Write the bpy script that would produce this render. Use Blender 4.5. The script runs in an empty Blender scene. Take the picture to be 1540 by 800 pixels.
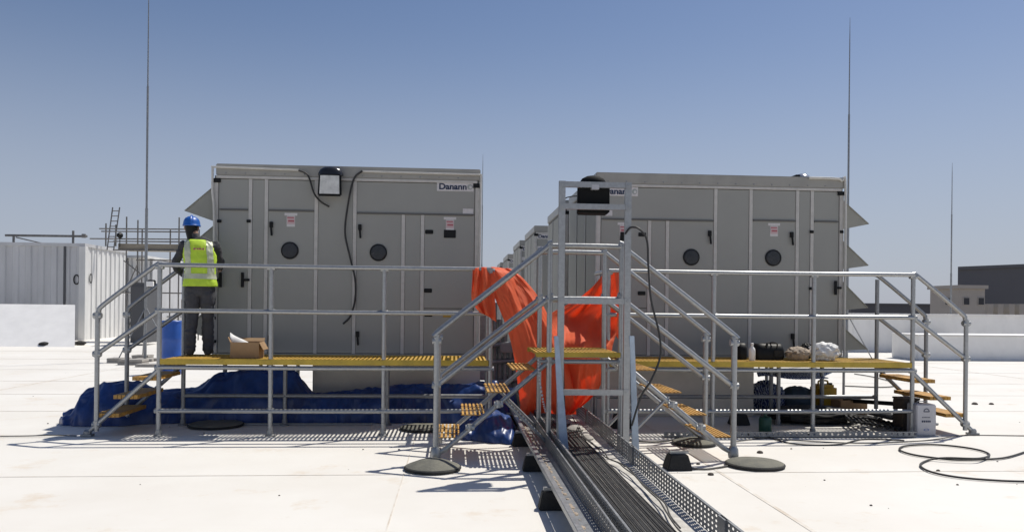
import bpy, bmesh, math, random
from mathutils import Vector, Matrix, noise
random.seed(11)
S = bpy.context.scene
COL = S.collection
R = math.radians

# ------------------------------------------------------------------ camera
EYE, F, PW = 1.56, 1198.0, 1540.0
YAW, ROLL, HY = R(4.18), R(0.58), 460.8
cd = bpy.data.cameras.new("camera")
cam = bpy.data.objects.new("camera", cd); COL.objects.link(cam)
cd.sensor_width = 36; cd.lens = 36 * F / PW
cd.shift_y = (HY - 400) / PW
cd.clip_start = 0.05; cd.clip_end = 9000
cam.location = (0, 0, EYE)
CAMROT = Matrix.Rotation(-YAW, 4, 'Z') @ Matrix.Rotation(math.pi / 2, 4, 'X') @ Matrix.Rotation(ROLL, 4, 'Z')
cam.rotation_euler = CAMROT.to_euler()
S.camera = cam

def ray(px, py):
    return (CAMROT.to_3x3() @ Vector(((px - 770) / F, (HY - py) / F, -1)))
def at(px, py, Y):
    """the point of the photograph's line of sight at distance Y"""
    d = ray(px, py); t = Y / d.y
    return Vector((d.x * t, Y, EYE + d.z * t))
def gr(px, py, z=0.0):
    d = ray(px, py); t = (z - EYE) / d.z
    return Vector((d.x * t, d.y * t, z))
def ax(px, Y, py=460): return at(px, py, Y).x
def az(px, py, Y): return at(px, py, Y).z

# ------------------------------------------------------------------ light
SUN = Vector((0.47, 0.36, 1.0)).normalized()
EL = math.asin(SUN.z); AZ = math.atan2(SUN.x, SUN.y)
w = bpy.data.worlds.new("World"); S.world = w; w.use_nodes = True
nt = w.node_tree; bg = nt.nodes["Background"]
sky = nt.nodes.new("ShaderNodeTexSky"); sky.sky_type = 'NISHITA'; sky.sun_disc = False
sky.sun_elevation = EL; sky.sun_rotation = AZ
sky.altitude = 50; sky.air_density = 1.0; sky.dust_density = 0.9; sky.ozone_density = 2.2
tint = nt.nodes.new("ShaderNodeMix"); tint.data_type = 'RGBA'; tint.blend_type = 'MULTIPLY'; tint.inputs[0].default_value = 1
tint.inputs[7].default_value = (.93, .95, 1.05, 1)   # the desert air leans a little to violet
# pale dust haze lying along the whole horizon
STR = 0.077
tcw = nt.nodes.new("ShaderNodeTexCoord"); sep = nt.nodes.new("ShaderNodeSeparateXYZ"); nt.links.new(tcw.outputs["Generated"], sep.inputs[0])
hz = nt.nodes.new("ShaderNodeMapRange"); hz.interpolation_type = 'SMOOTHERSTEP'; hz.inputs["From Min"].default_value = -.02; hz.inputs["From Max"].default_value = .42
hz.inputs["To Min"].default_value = .78; hz.inputs["To Max"].default_value = 0; nt.links.new(sep.outputs["Z"], hz.inputs[0])
hm_ = nt.nodes.new("ShaderNodeMix"); hm_.data_type = 'RGBA'; nt.links.new(hz.outputs[0], hm_.inputs[0])
hm_.inputs[7].default_value = (.44 / STR, .477 / STR, .57 / STR, 1)
nt.links.new(sky.outputs[0], tint.inputs[6]); nt.links.new(tint.outputs[2], hm_.inputs[6]); nt.links.new(hm_.outputs[2], bg.inputs[0]); bg.inputs[1].default_value = STR
sl = bpy.data.lights.new("sun", 'SUN'); sl.energy = 4.6; sl.angle = R(0.53); sl.color = (1, 0.95, 0.865)
so = bpy.data.objects.new("sun", sl); COL.objects.link(so)
so.rotation_euler = (-SUN).to_track_quat('-Z', 'Y').to_euler()
S.view_settings.view_transform = 'Standard'; S.view_settings.look = 'None'
S.view_settings.exposure = 0.0; S.view_settings.gamma = 1.0

# ------------------------------------------------------------------ materials
def mat(name, col, rough=0.6, metal=0.0, var=0.0, vs=6.0, bump=0.0, bs=60.0, col2=None, spec=0.5, trans=0.0, stretch=None):
    m = bpy.data.materials.new(name); m.use_nodes = True
    n = m.node_tree.nodes; l = m.node_tree.links; p = n["Principled BSDF"]
    p.inputs["Base Color"].default_value = (*col, 1); p.inputs["Roughness"].default_value = rough
    p.inputs["Metallic"].default_value = metal; p.inputs["Specular IOR Level"].default_value = spec
    tc = n.new("ShaderNodeTexCoord")
    src = tc.outputs["Object"]
    if stretch:
        mp = n.new("ShaderNodeMapping"); mp.inputs["Scale"].default_value = stretch
        l.new(src, mp.inputs[0]); src = mp.outputs[0]
    if var or col2:
        t = n.new("ShaderNodeTexNoise"); t.inputs["Scale"].default_value = vs; t.inputs["Detail"].default_value = 7; t.inputs["Roughness"].default_value = .62
        l.new(src, t.inputs["Vector"])
        cr = n.new("ShaderNodeValToRGB")
        c2 = col2 or tuple(c * (1 - var) for c in col)
        cr.color_ramp.elements[0].position = .33; cr.color_ramp.elements[1].position = .67
        cr.color_ramp.elements[0].color = (*c2, 1); cr.color_ramp.elements[1].color = (*(tuple(min(1, c * (1 + var * .5)) for c in col)), 1)
        l.new(t.outputs["Fac"], cr.inputs[0]); l.new(cr.outputs[0], p.inputs["Base Color"])
        rr = n.new("ShaderNodeMapRange"); rr.inputs["To Min"].default_value = max(0.05, rough - .12); rr.inputs["To Max"].default_value = min(1, rough + .12)
        l.new(t.outputs["Fac"], rr.inputs[0]); l.new(rr.outputs[0], p.inputs["Roughness"])
    if bump:
        b = n.new("ShaderNodeTexNoise"); b.inputs["Scale"].default_value = bs; b.inputs["Detail"].default_value = 5
        l.new(src, b.inputs["Vector"])
        bn = n.new("ShaderNodeBump"); bn.inputs["Strength"].default_value = bump; bn.inputs["Distance"].default_value = .01
        l.new(b.outputs["Fac"], bn.inputs["Height"]); l.new(bn.outputs[0], p.inputs["Normal"])
    if trans:
        o = n["Material Output"]; tr = n.new("ShaderNodeBsdfTranslucent"); tr.inputs[0].default_value = (*col, 1)
        mx = n.new("ShaderNodeMixShader"); mx.inputs[0].default_value = trans
        l.new(p.outputs[0], mx.inputs[1]); l.new(tr.outputs[0], mx.inputs[2]); l.new(mx.outputs[0], o.inputs[0])
    return m
M = {}
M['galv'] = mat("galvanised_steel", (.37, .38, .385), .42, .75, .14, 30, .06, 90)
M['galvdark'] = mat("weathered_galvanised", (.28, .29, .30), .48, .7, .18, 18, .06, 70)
M['blueg'] = mat("blue_grey_strut", (.40, .48, .58), .5, .15, .15, 14, .1, 60)
M['unit'] = mat("grey_coated_panel", (.312, .313, .29), .40, .0, .05, 1.3, .06, 1.4)
M['unit2'] = mat("grey_coated_panel_side", (.31, .31, .28), .6, .0, .1, 2.5, .03, 25, spec=.3)
M['joint'] = mat("panel_joint_shadow_gap", (.13, .13, .125), .8)
M['trim'] = mat("pale_aluminium_profile", (.53, .515, .485), .5, .05, .1, 12)
M['roofcap'] = mat("grey_roof_sheet", (.34, .33, .30), .4, .1, .12, 3)
M['black'] = mat("black_plastic", (.011, .012, .013), .5, 0, .2, 20, spec=.22)
M['matte'] = mat('matte_black_casing', (.010, .011, .012), .75, 0, .2, 20, spec=.12)
M['rubber'] = mat("black_rubber", (.02, .02, .02), .8, 0, .4, 15, .3, 60)
M['mat'] = mat("grey_rubber_mat", (.16, .155, .125), .85, 0, .25, 6, .5, 45, col2=(.10, .10, .085))
M['yellow'] = mat("yellow_fibreglass_grating", (.52, .31, .035), .6, 0, .25, 9, .3, 80, col2=(.40, .25, .06))
M['yellowface'] = mat("yellow_edge_strip", (.50, .35, .04), .5, 0, .2, 7, .2, 60)
M['tread'] = mat("ochre_fibreglass_tread", (.50, .27, .05), .65, 0, .3, 12, .3, 80, col2=(.33, .19, .06))
M['orange'] = mat("orange_debris_netting", (.96, .235, .095), .6, 0, .10, 5, .25, 140, trans=.52)
M['bluetarp'] = mat("blue_polythene_tarp", (.013, .047, .19), .38, 0, .3, 3, .7, 6, col2=(.008, .024, .10))
M['bluedrum'] = mat("blue_plastic_drum", (.02, .09, .38), .38, 0, .15, 5)
M['white'] = mat("white_paint", (.84, .83, .81), .55, 0, .06, 2)
M['cream'] = mat("cream_plinth_paint", (.66, .62, .52), .6, 0, .1, 3, .05, 20)
M['sticker'] = mat("white_sticker", (.62, .60, .60), .5, 0, .1, 40)
M['pink'] = mat("pink_sticker_print", (.58, .42, .43), .5)
M['red'] = mat("red_sticker_print", (.42, .12, .14), .5)
M['navy'] = mat("navy_lettering", (.012, .025, .07), .5)
M['greylogo'] = mat("grey_logo_print", (.33, .36, .34), .5)
M['port'] = mat("dark_porthole_glass", (.025, .028, .033), .25, 0, .3, 8)
M['lampglass'] = mat("frosted_lamp_lens", (.66, .66, .63), .3, 0, .2, 14, .3, 25)
M['chrome'] = mat("polished_lamp_dome", (.55, .55, .55), .18, .9)
M['darkdome'] = mat("dark_glossy_dome", (.02, .02, .022), .2)
M['conduit'] = mat("cream_conduit", (.58, .57, .53), .45, 0, .1, 8)
M['cable'] = mat("black_cable_sheath", (.032, .032, .032), .6, 0, .4, 4)
M['cable2'] = mat("grey_cable_sheath", (.085, .082, .076), .7, 0, .4, 7)
M['corrug'] = mat("sunlit_corrugated_sheet", (.66, .66, .65), .5, .1, .12, 2.2, stretch=(1, 1, .2))  # lighter tone of the shed sheet, sunlight on the walls put into the colour
M['corrugg'] = mat("shaded_corrugated_sheet", (.50, .505, .52), .5, .1, .12, 2.2, stretch=(1, 1, .2))  # same sheet darkened, shade of the front wall put into the colour
M['dkgrey'] = mat("dark_grey_cladding", (.075, .078, .085), .6, .0, .1, .3)
M['hazygrey'] = mat('hazed_grey_cladding', (.115, .12, .135), .7, 0, .06, .3)  # dark cladding lightened, haze of distance mixed into the colour
M['tan'] = mat("tan_cladding", (.42, .40, .37), .7, 0, .06, .5)
M['win'] = mat("dark_window", (.02, .024, .035), .2)
M['wood'] = mat("weathered_scaffold_board", (.27, .24, .19), .8, 0, .3, 5, .3, 30, stretch=(.3, 3, 3))
M['card'] = mat("brown_cardboard", (.33, .21, .11), .8, 0, .15, 6, .1, 30)
M['plastic'] = mat("clear_plastic_bag", (.68, .68, .67), .6, 0, .06, 10, .25, 14)
M['concrete'] = mat("concrete_paver", (.36, .34, .31), .9, 0, .2, 8, .4, 40)
M['steel'] = mat("rusty_scaffold_tube", (.22, .21, .20), .55, .6, .35, 10)
M['green'] = mat("green_enamel_tin", (.006, .07, .045), .4, 0, .2, 8)
M['tin'] = mat("tinplate_can", (.47, .47, .50), .4, .25, .1, 6)
M['rust'] = mat("brown_rusty_sheet", (.06, .045, .035), .75, 0, .4, 8)
M['darkgrate'] = mat("dark_grating", (.03, .028, .026), .75, 0, .4, 8)
M['hivis'] = mat("hi_vis_fabric", (.52, .74, .05), .65, 0, .12, 8, .3, 60)
M['reflect'] = mat("silver_reflective_tape", (.52, .55, .40), .4, .05, .1, 30)
M['shirt'] = mat("dark_grey_workshirt", (.045, .046, .052), .85, 0, .25, 14, .4, 70)
M['trouser'] = mat("grey_work_trousers", (.055, .057, .066), .85, 0, .25, 10, .4, 60)
M['boot'] = mat("dark_work_boot", (.045, .042, .04), .7, 0, .3, 20)
M['skin'] = mat("skin", (.25, .14, .09), .55, 0, .1, 12)
M['helmet'] = mat("blue_helmet_shell", (.01, .10, .42), .4)
M['tanbag'] = mat("pale_paper_sack", (.38, .31, .24), .85, 0, .25, 6, .4, 30)
M['dusty'] = mat('dusty_tray_floor', (.56, .54, .50), .7, .1, .35, 9, .2, 40)
M['sand'] = mat("desert_sand", (.36, .31, .25), .95, 0, .1, .01)
M['yelbox'] = mat("yellow_plastic_can", (.48, .29, .02), .45, 0, .15, 6)
M['tealbox'] = mat("grey_blue_plastic_cover", (.05, .085, .12), .6, 0, .2, 6)

def tarp_pattern():
    m = mat("blue_striped_tarp", (.03, .07, .30), .4, 0, .2, 6, .3, 30)
    n = m.node_tree.nodes; l = m.node_tree.links; p = n["Principled BSDF"]
    wv = n.new("ShaderNodeTexWave"); wv.inputs["Scale"].default_value = 9; wv.inputs["Distortion"].default_value = 9; wv.inputs["Detail Scale"].default_value = 1.5
    tc = n.new("ShaderNodeTexCoord"); l.new(tc.outputs["Object"], wv.inputs[0])
    cr = n.new("ShaderNodeValToRGB"); cr.color_ramp.elements[0].position = .62; cr.color_ramp.elements[1].position = .72
    cr.color_ramp.elements[0].color = (.015, .035, .16, 1); cr.color_ramp.elements[1].color = (.45, .5, .62, 1)
    l.new(wv.outputs["Fac"], cr.inputs[0]); l.new(cr.outputs[0], p.inputs["Base Color"])
    return m
M['tarpstripe'] = tarp_pattern()

def membrane():
    m = bpy.data.materials.new("white_roof_membrane"); m.use_nodes = True
    n = m.node_tree.nodes; l = m.node_tree.links; p = n["Principled BSDF"]
    p.inputs["Roughness"].default_value = .6; p.inputs["Specular IOR Level"].default_value = .25
    tc = n.new("ShaderNodeTexCoord")
    def nz(sc, det, rough=.6):
        t = n.new("ShaderNodeTexNoise"); t.inputs["Scale"].default_value = sc; t.inputs["Detail"].default_value = det; t.inputs["Roughness"].default_value = rough
        l.new(tc.outputs["Object"], t.inputs["Vector"]); return t.outputs["Fac"]
    def ramp(s, a, b):
        r = n.new("ShaderNodeMapRange"); r.inputs["From Min"].default_value = a; r.inputs["From Max"].default_value = b; l.new(s, r.inputs[0]); return r.outputs[0]
    def mix(f, a, b):
        x = n.new("ShaderNodeMix"); x.data_type = 'RGBA'; l.new(f, x.inputs[0])
        for v, k in ((a, 6), (b, 7)):
            if isinstance(v, tuple): x.inputs[k].default_value = (*v, 1)
            else: l.new(v, x.inputs[k])
        return x.outputs[2]
    c = mix(ramp(nz(.55, 4), .35, .7), (.735, .716, .672), (.68, .652, .60))
    c = mix(ramp(nz(1.3, 6, .7), .58, .80), c, (.60, .50, .38))
    c = mix(ramp(nz(7, 8, .7), .64, .80), c, (.60, .545, .46))
    c = mix(ramp(nz(38, 3), .73, .80), c, (.30, .27, .23))
    l.new(c, p.inputs["Base Color"])
    b = n.new("ShaderNodeBump"); b.inputs["Strength"].default_value = .25; b.inputs["Distance"].default_value = .012
    l.new(nz(2.2, 4), b.inputs["Height"]); l.new(b.outputs[0], p.inputs["Normal"])
    return m
M['membrane'] = membrane()
def seam_mat():
    m = mat("dirty_membrane_seam", (.72, .69, .63), .7)
    n = m.node_tree.nodes; l = m.node_tree.links; p = n["Principled BSDF"]
    tc = n.new("ShaderNodeTexCoord"); t = n.new("ShaderNodeTexNoise"); t.inputs["Scale"].default_value = 2.3; t.inputs["Detail"].default_value = 8; t.inputs["Roughness"].default_value = .75
    l.new(tc.outputs["Object"], t.inputs["Vector"])
    cr = n.new("ShaderNodeValToRGB"); cr.color_ramp.elements[0].position = .40; cr.color_ramp.elements[1].position = .64
    cr.color_ramp.elements[0].color = (.69, .665, .615, 1); cr.color_ramp.elements[1].color = (.54, .47, .385, 1)
    l.new(t.outputs["Fac"], cr.inputs[0]); l.new(cr.outputs[0], p.inputs["Base Color"])
    return m
M['seam'] = seam_mat()

# ------------------------------------------------------------------ mesh helpers
def wloc(o):
    v = Vector((0, 0, 0))
    while o: v = v + o.location; o = o.parent
    return v
class MB:
    def __init__(s): s.v = []; s.f = []; s.mi = []
    def add(s, vs, fs, mi=0):
        b = len(s.v); s.v += [Vector(v) for v in vs]; s.f += [tuple(i + b for i in f) for f in fs]; s.mi += [mi] * len(fs); return s
    def box(s, x0, x1, y0, y1, z0, z1, mi=0):
        return s.add([(x0, y0, z0), (x1, y0, z0), (x1, y1, z0), (x0, y1, z0), (x0, y0, z1), (x1, y0, z1), (x1, y1, z1), (x0, y1, z1)],
                     [(0, 3, 2, 1), (4, 5, 6, 7), (0, 1, 5, 4), (1, 2, 6, 5), (2, 3, 7, 6), (3, 0, 4, 7)], mi)
    def bar(s, p, q, wd, ht, up=(0, 0, 1), mi=0):
        """rectangular bar from p to q; wd across, ht along up"""
        p = Vector(p); q = Vector(q); d = (q - p).normalized(); u = Vector(up)
        a = d.cross(u)
        if a.length < 1e-4: a = d.cross(Vector((0, 1, 0)))
        a.normalize(); u = a.cross(d).normalized(); a *= wd / 2; u *= ht / 2
        vs = [p - a - u, p + a - u, p + a + u, p - a + u, q - a - u, q + a - u, q + a + u, q - a + u]
        return s.add(vs, [(0, 1, 2, 3), (7, 6, 5, 4), (0, 4, 5, 1), (1, 5, 6, 2), (2, 6, 7, 3), (3, 7, 4, 0)], mi)
    def tube(s, pts, r, n=10, mi=0, caps=True):
        pts = [Vector(p) for p in pts]; N = len(pts); rs = r if isinstance(r, (list, tuple)) else [r] * N
        b = len(s.v); prev = None
        for i, p in enumerate(pts):
            d = (pts[min(i + 1, N - 1)] - pts[max(i - 1, 0)]).normalized()
            if prev is None:
                a = d.orthogonal().normalized()
            else:
                a = (prev - d * prev.dot(d))
                a = a.normalized() if a.length > 1e-5 else d.orthogonal().normalized()
            prev = a; c = d.cross(a)
            for k in range(n):
                t = 2 * math.pi * k / n; s.v.append(p + (a * math.cos(t) + c * math.sin(t)) * rs[i])
        for i in range(N - 1):
            for k in range(n):
                s.f.append((b + i * n + k, b + i * n + (k + 1) % n, b + (i + 1) * n + (k + 1) % n, b + (i + 1) * n + k)); s.mi.append(mi)
        if caps:
            s.f.append(tuple(b + k for k in range(n))[::-1]); s.f.append(tuple(b + (N - 1) * n + k for k in range(n))); s.mi += [mi, mi]
        return s
    def lathe(s, c, prof, n=20, axis='Z', mi=0, sx=1, sy=1):
        c = Vector(c); b = len(s.v)
        for r, h in prof:
            for k in range(n):
                t = 2 * math.pi * k / n; x, y = r * math.cos(t) * sx, r * math.sin(t) * sy
                s.v.append(c + (Vector((x, y, h)) if axis == 'Z' else Vector((x, h, y)) if axis == 'Y' else Vector((h, x, y))))
        for i in range(len(prof) - 1):
            for k in range(n):
                s.f.append((b + i * n + k, b + i * n + (k + 1) % n, b + (i + 1) * n + (k + 1) % n, b + (i + 1) * n + k)); s.mi.append(mi)
        s.f.append(tuple(b + k for k in range(n))[::-1]); s.f.append(tuple(b + (len(prof) - 1) * n + k for k in range(n))); s.mi += [mi, mi]
        return s
    def prism(s, poly, y0, y1, mi=0):
        n = len(poly); vs = [(x, y0, z) for x, z in poly] + [(x, y1, z) for x, z in poly]
        return s.add(vs, [tuple(range(n)), tuple(range(2 * n - 1, n - 1, -1))] + [(i, i + n, (i + 1) % n + n, (i + 1) % n) for i in range(n)], mi)
    def grid(s, rows, mi=0):
        b = len(s.v); nr = len(rows); nc = len(rows[0])
        for r in rows: s.v += [Vector(p) for p in r]
        for i in range(nr - 1):
            for j in range(nc - 1):
                s.f.append((b + i * nc + j, b + i * nc + j + 1, b + (i + 1) * nc + j + 1, b + (i + 1) * nc + j)); s.mi.append(mi)
        return s
    def mesh(s, name, org=Vector((0, 0, 0)), smooth=35, bevel=0):
        me = bpy.data.meshes.new(name); me.from_pydata([v - org for v in s.v], [], s.f)
        for i, p in enumerate(me.polygons): p.material_index = s.mi[i]
        bm = bmesh.new(); bm.from_mesh(me)
        bmesh.ops.recalc_face_normals(bm, faces=bm.faces)
        if bevel:
            es = [e for e in bm.edges if len(e.link_faces) == 2 and e.calc_face_angle(0) > .6]
            bmesh.ops.bevel(bm, geom=es, offset=bevel, segments=2, affect='EDGES', clamp_overlap=True)
        bm.to_mesh(me); bm.free()
        if smooth:
            me.shade_smooth(); me.set_sharp_from_angle(angle=R(smooth))
        return me
    def build(s, name, m, parent=None, loc=None, smooth=35, bevel=0):
        """one mesh object; verts are given in world space"""
        if loc is None:
            loc = wloc(parent) if parent else Vector((0, 0, 0))
        loc = Vector(loc)
        me = s.mesh(name, loc, smooth, bevel)
        for k in (m if isinstance(m, (list, tuple)) else [m]): me.materials.append(M[k])
        o = bpy.data.objects.new(name, me); COL.objects.link(o)
        if parent: o.parent = parent; o.location = loc - wloc(parent)
        else: o.location = loc
        return o
def tag(o, label=None, cat=None, group=None, kind=None):
    if label: o['label'] = label
    if cat: o['category'] = cat
    if group: o['group'] = group
    if kind: o['kind'] = kind
    return o
def thing(name, loc, label, cat, group=None):
    o = bpy.data.objects.new(name, None); COL.objects.link(o); o.location = loc; o.empty_display_size = .2
    return tag(o, label, cat, group)
def kids(o): return [c for c in bpy.data.objects if c.parent == o]
def copy_tree(o, parent=None):
    c = o.copy(); COL.objects.link(c)
    if parent: c.parent = parent
    for ch in kids(o): copy_tree(ch, c)
    return c
def dup(o, loc, parent=None, rot=None):
    """a copy of one mesh part, same mesh, another place (world)"""
    c = o.copy(); COL.objects.link(c); p = parent or o.parent
    c.parent = p; c.location = Vector(loc) - (wloc(p) if p else Vector((0, 0, 0)))
    if rot: c.rotation_euler = rot
    return c
def structure(o): o['kind'] = 'structure'; return o
def arc(p0, p1, sag, n=12):
    p0, p1 = Vector(p0), Vector(p1)
    return [p0.lerp(p1, i / n) + Vector((0, 0, -sag * 4 * (i / n) * (1 - i / n))) for i in range(n + 1)]
def smooth_path(pts, k=6):
    """Catmull-Rom through the points"""
    P = [Vector(p) for p in pts]; P = [P[0] * 2 - P[1]] + P + [P[-1] * 2 - P[-2]]; out = []
    for i in range(1, len(P) - 2):
        a, b, c, d = P[i - 1:i + 3]
        for j in range(k):
            t = j / k
            out.append(.5 * ((2 * b) + (c - a) * t + (2 * a - 5 * b + 4 * c - d) * t * t + (3 * b - a - 3 * c + d) * t ** 3))
    out.append(P[-2]); return out
def text_mesh(body, size, bold=0.0):
    cu = bpy.data.curves.new("lettering", 'FONT'); cu.body = body; cu.size = size; cu.offset = bold; cu.extrude = .0015
    o = bpy.data.objects.new("lettering", cu); COL.objects.link(o)
    dg = bpy.context.evaluated_depsgraph_get(); dg.update()
    me = bpy.data.meshes.new_from_object(o.evaluated_get(dg)); bpy.data.objects.remove(o); bpy.data.curves.remove(cu)
    me.transform(Matrix.Rotation(math.pi / 2, 4, 'X')); return me
def fn(x, y, z, s=1.0): return noise.noise(Vector((x * s, y * s, z * s)))

# ------------------------------------------------------------------ setting
g = MB().grid([[(x, y, 0) for x in (-70, -30, -12, -4, 0, 4, 12, 30, 75)] for y in (-15, 0, 8, 16, 30, 62)])
roof = structure(g.build('roof_deck', 'membrane', smooth=0))
def seam(p, q, wd=.05):
    o = MB().bar((p[0], p[1], .002), (q[0], q[1], .002), wd, .002).build('seam_strip', 'seam', roof, smooth=0); return o
for yy, wd in ((5.05, .010), (7.28, .012), (9.42, .016), (11.7, .016), (13.9, .018), (16.2, .018), (19.0, .02), (22.5, .025), (26, .03)):
    seam((-40, yy), (40, yy + .25), wd)
for xx, wd in ((2.52, .035), (-.47, .012), (-8.0, .05), (13.2, .06)): seam((xx, 0), (xx + .1, 30), wd)
gd = MB().grid([[(x, y, -9) for x in (-4000, -400, 400, 4000)] for y in (-1000, 100, 600, 5000)])
structure(gd.build('ground', 'sand', smooth=0))
bw = MB(); bw.box(-70, 75, 62.0, 62.3, -9, -.01); structure(bw.build('building_edge', 'tan', smooth=0))

# parapets and far buildings
def wallbox(name, x0, x1, y0, y1, z0, z1, m, label, cat, cap=.05):
    t = thing(name, ((x0 + x1) / 2, y0, 0), label, cat)
    MB().box(x0, x1, y0, y1, z0, z1).build('wall_body', m, t, bevel=.02)
    if cap: MB().box(x0 - .03, x1 + .03, y0 - .05, y1 + .05, z1 + .002, z1 + cap).build('coping', m, t, bevel=.015)
    return t
pr = wallbox('parapet_wall', ax(1283, 28.7), 40, 28.7, 29.2, 0, az(1400, 474, 28.7), 'white', 'long white roof edge parapet behind the right stairs', 'wall')
pf = wallbox('upstand_wall', ax(1381, 24), 30, 24, 25.5, 0, az(1450, 505, 24), 'white', 'low white upstand in front of the long right parapet', 'wall', .03)
pw = wallbox('parapet_wall', -60, 9, 45, 45.5, 0, 1.15, 'white', 'distant white parapet seen between the scaffold and the worker', 'wall')
# left white upstand, front face given a backward slope so that it catches the sun
t = thing('upstand_wall', (ax(60, 28.7), 28.7, 0), 'thick white rendered upstand in front of the pale corrugated shed', 'wall')
x1 = ax(113, 28.7)
zt = az(60, 458, 30.4); xt = ax(113, 30.4, 458)
lo = [(-40, 28.7), (x1, 28.7), (ax(112, 32.6), 32.6), (-40, 32.6)]; hi = [(-40, 30.4), (xt, 30.4), (ax(112, 32.2), 32.2), (-40, 32.2)]
mb = MB(); mb.add([(x, y, 0) for x, y in lo] + [(x, y, zt) for x, y in hi], [(3, 2, 1, 0), (4, 5, 6, 7), (0, 1, 5, 4), (1, 2, 6, 5), (2, 3, 7, 6), (3, 0, 4, 7)]); mb.build('wall_body', 'white', t, smooth=0)

# corrugated shed far left
SX = ax(125, 34); SH = az(125, 371, 34)
def corrugate(p, q, z0, z1, pitch=.33, depth=.06):
    p, q = Vector(p), Vector(q); L = (q - p).length; d = (q - p) / L; nrm = Vector((d.y, -d.x, 0))
    n = int(L / pitch); top = []; bot = []
    for i in range(n):
        for a, b in ((0, 0), (.42, 0), (.5, 1), (.9, 1)):
            s = (i + a) * L / n; v = p + d * s + nrm * (b * depth); top.append(v + Vector((0, 0, z1))); bot.append(v + Vector((0, 0, z0)))
    return MB().grid([bot, top])
sh = thing('corrugated_shed', (SX, 34, 0), 'large pale corrugated metal shed at the far left', 'shed')
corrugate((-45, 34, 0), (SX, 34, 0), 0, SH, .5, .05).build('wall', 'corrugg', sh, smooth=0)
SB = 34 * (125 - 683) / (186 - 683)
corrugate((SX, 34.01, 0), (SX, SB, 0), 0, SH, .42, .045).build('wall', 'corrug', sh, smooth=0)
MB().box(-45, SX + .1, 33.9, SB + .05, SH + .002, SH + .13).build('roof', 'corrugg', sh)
MB().box(SX - .12, SX + .13, 33.86, 34.12, 0, SH).build('corner_flashing', 'corrug', sh)
MB().box(ax(98, 34) - .04, ax(98, 34) + .04, 33.9, 33.99, 0, SH).build('downpipe', 'dkgrey', sh)
for px in (114,):
    me = text_mesh("0", .6, .0); o = bpy.data.objects.new('painted_mark', me); COL.objects.link(o); o.parent = sh
    me.materials.append(M['black']); o.location = Vector((ax(109, 33.93), 33.925, az(114, 428, 34))) - wloc(sh)
me = text_mesh("0", .6, .0); o = bpy.data.objects.new('painted_mark', me); COL.objects.link(o); o.parent = sh
me.materials.append(M['black']); o.location = Vector((SX + .08, 34.35, az(129, 426, 34.4))) - wloc(sh); o.rotation_euler = (0, 0, math.pi / 2)
sh2 = thing('corrugated_shed', (ax(193, 40), 40, 0), 'second pale corrugated shed with ribbed side behind the scaffold', 'shed')
XA, XB = ax(193, 40), ax(218, 40)
z2 = az(205, 388, 40)
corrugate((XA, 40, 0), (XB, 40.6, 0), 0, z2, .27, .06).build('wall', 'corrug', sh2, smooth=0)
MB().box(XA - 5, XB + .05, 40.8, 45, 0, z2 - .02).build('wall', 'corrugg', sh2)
MB().box(XA - 5, XB + .08, 39.9, 45.1, z2 + .002, z2 + .12).build('roof', 'corrug', sh2)
cb = thing('metal_cabinet', (ax(207, 30), 30, 0), 'dark grey metal cabinet behind the left stairs and scaffold', 'cabinet')
MB().box(ax(196, 30), ax(221, 30), 30, 31.2, .1, az(205, 425, 30)).build('body', 'dkgrey', cb, bevel=.02)
MB().box(ax(198, 30), ax(219, 30), 29.97, 29.995, .25, az(205, 430, 30)).build('door', 'dkgrey', cb, bevel=.005)
MB().box(ax(216, 30), ax(217.2, 30), 29.93, 29.968, .9, 1.2).build('handle', 'black', cb)

# far right buildings
def building(name, x0, x1, y0, y1, z1, m, label):
    t = thing(name, ((x0 + x1) / 2, y0, -9), label, 'building')
    b = MB().box(x0, x1, y0, y1, -9, z1).build('wall', m, t, smooth=0)
    MB().box(x0 - .3, x1 + .3, y0 - .3, y1 + .3, z1 + .01, z1 + .5).build('roof', m, t)
    return t
D1, D2, D3 = 120, 105, 210
b1 = thing('warehouse', (ax(1500, D1), D1, -9), 'big dark grey warehouse on the horizon at far right', 'building')
xa, xb = ax(1440, D1), 130
za, zb = az(1440, 406, D1), az(1540, 399, D1) + 1.2
def skewed(x0, x1, z00, z01, za_, zb_, y0, y1, sh_):
    return MB().add([(x0, y0, z00), (x1, y0, z01), (x1, y0, zb_), (x0, y0, za_), (x0 + sh_, y1, z00), (x1 + sh_, y1, z01), (x1 + sh_, y1, zb_), (x0 + sh_, y1, za_)],
        [(0, 1, 2, 3), (7, 6, 5, 4), (0, 4, 5, 1), (1, 5, 6, 2), (2, 6, 7, 3), (3, 7, 4, 0)])
skewed(xa, xb, -9, -9, za, zb + .6, D1, D1 + 60, xa * .5 + 3).build('wall', 'hazygrey', b1, smooth=0)
skewed(xa - .2, xb, za + .01, zb + .61, za + .5, zb + 1.1, D1 - .3, D1 + 60, xa * .5 + 3).build('roof', 'hazygrey', b1, smooth=0)
for i, px in enumerate((1490, 1505, 1522, 1537)):
    MB().box(ax(px - 4, D1 - 8), ax(px + 4, D1 - 8), D1 - 8, D1 - 5, -9, az(px, 457, D1 - 8)).build('loading_bay', 'tan', b1)
b2 = building('office_block', ax(1443, D2), ax(1481, D2), D2, D2 + 6.8, az(1440, 434, D2), 'tan', 'tan flat roofed block with small dark windows before the warehouse')
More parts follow.
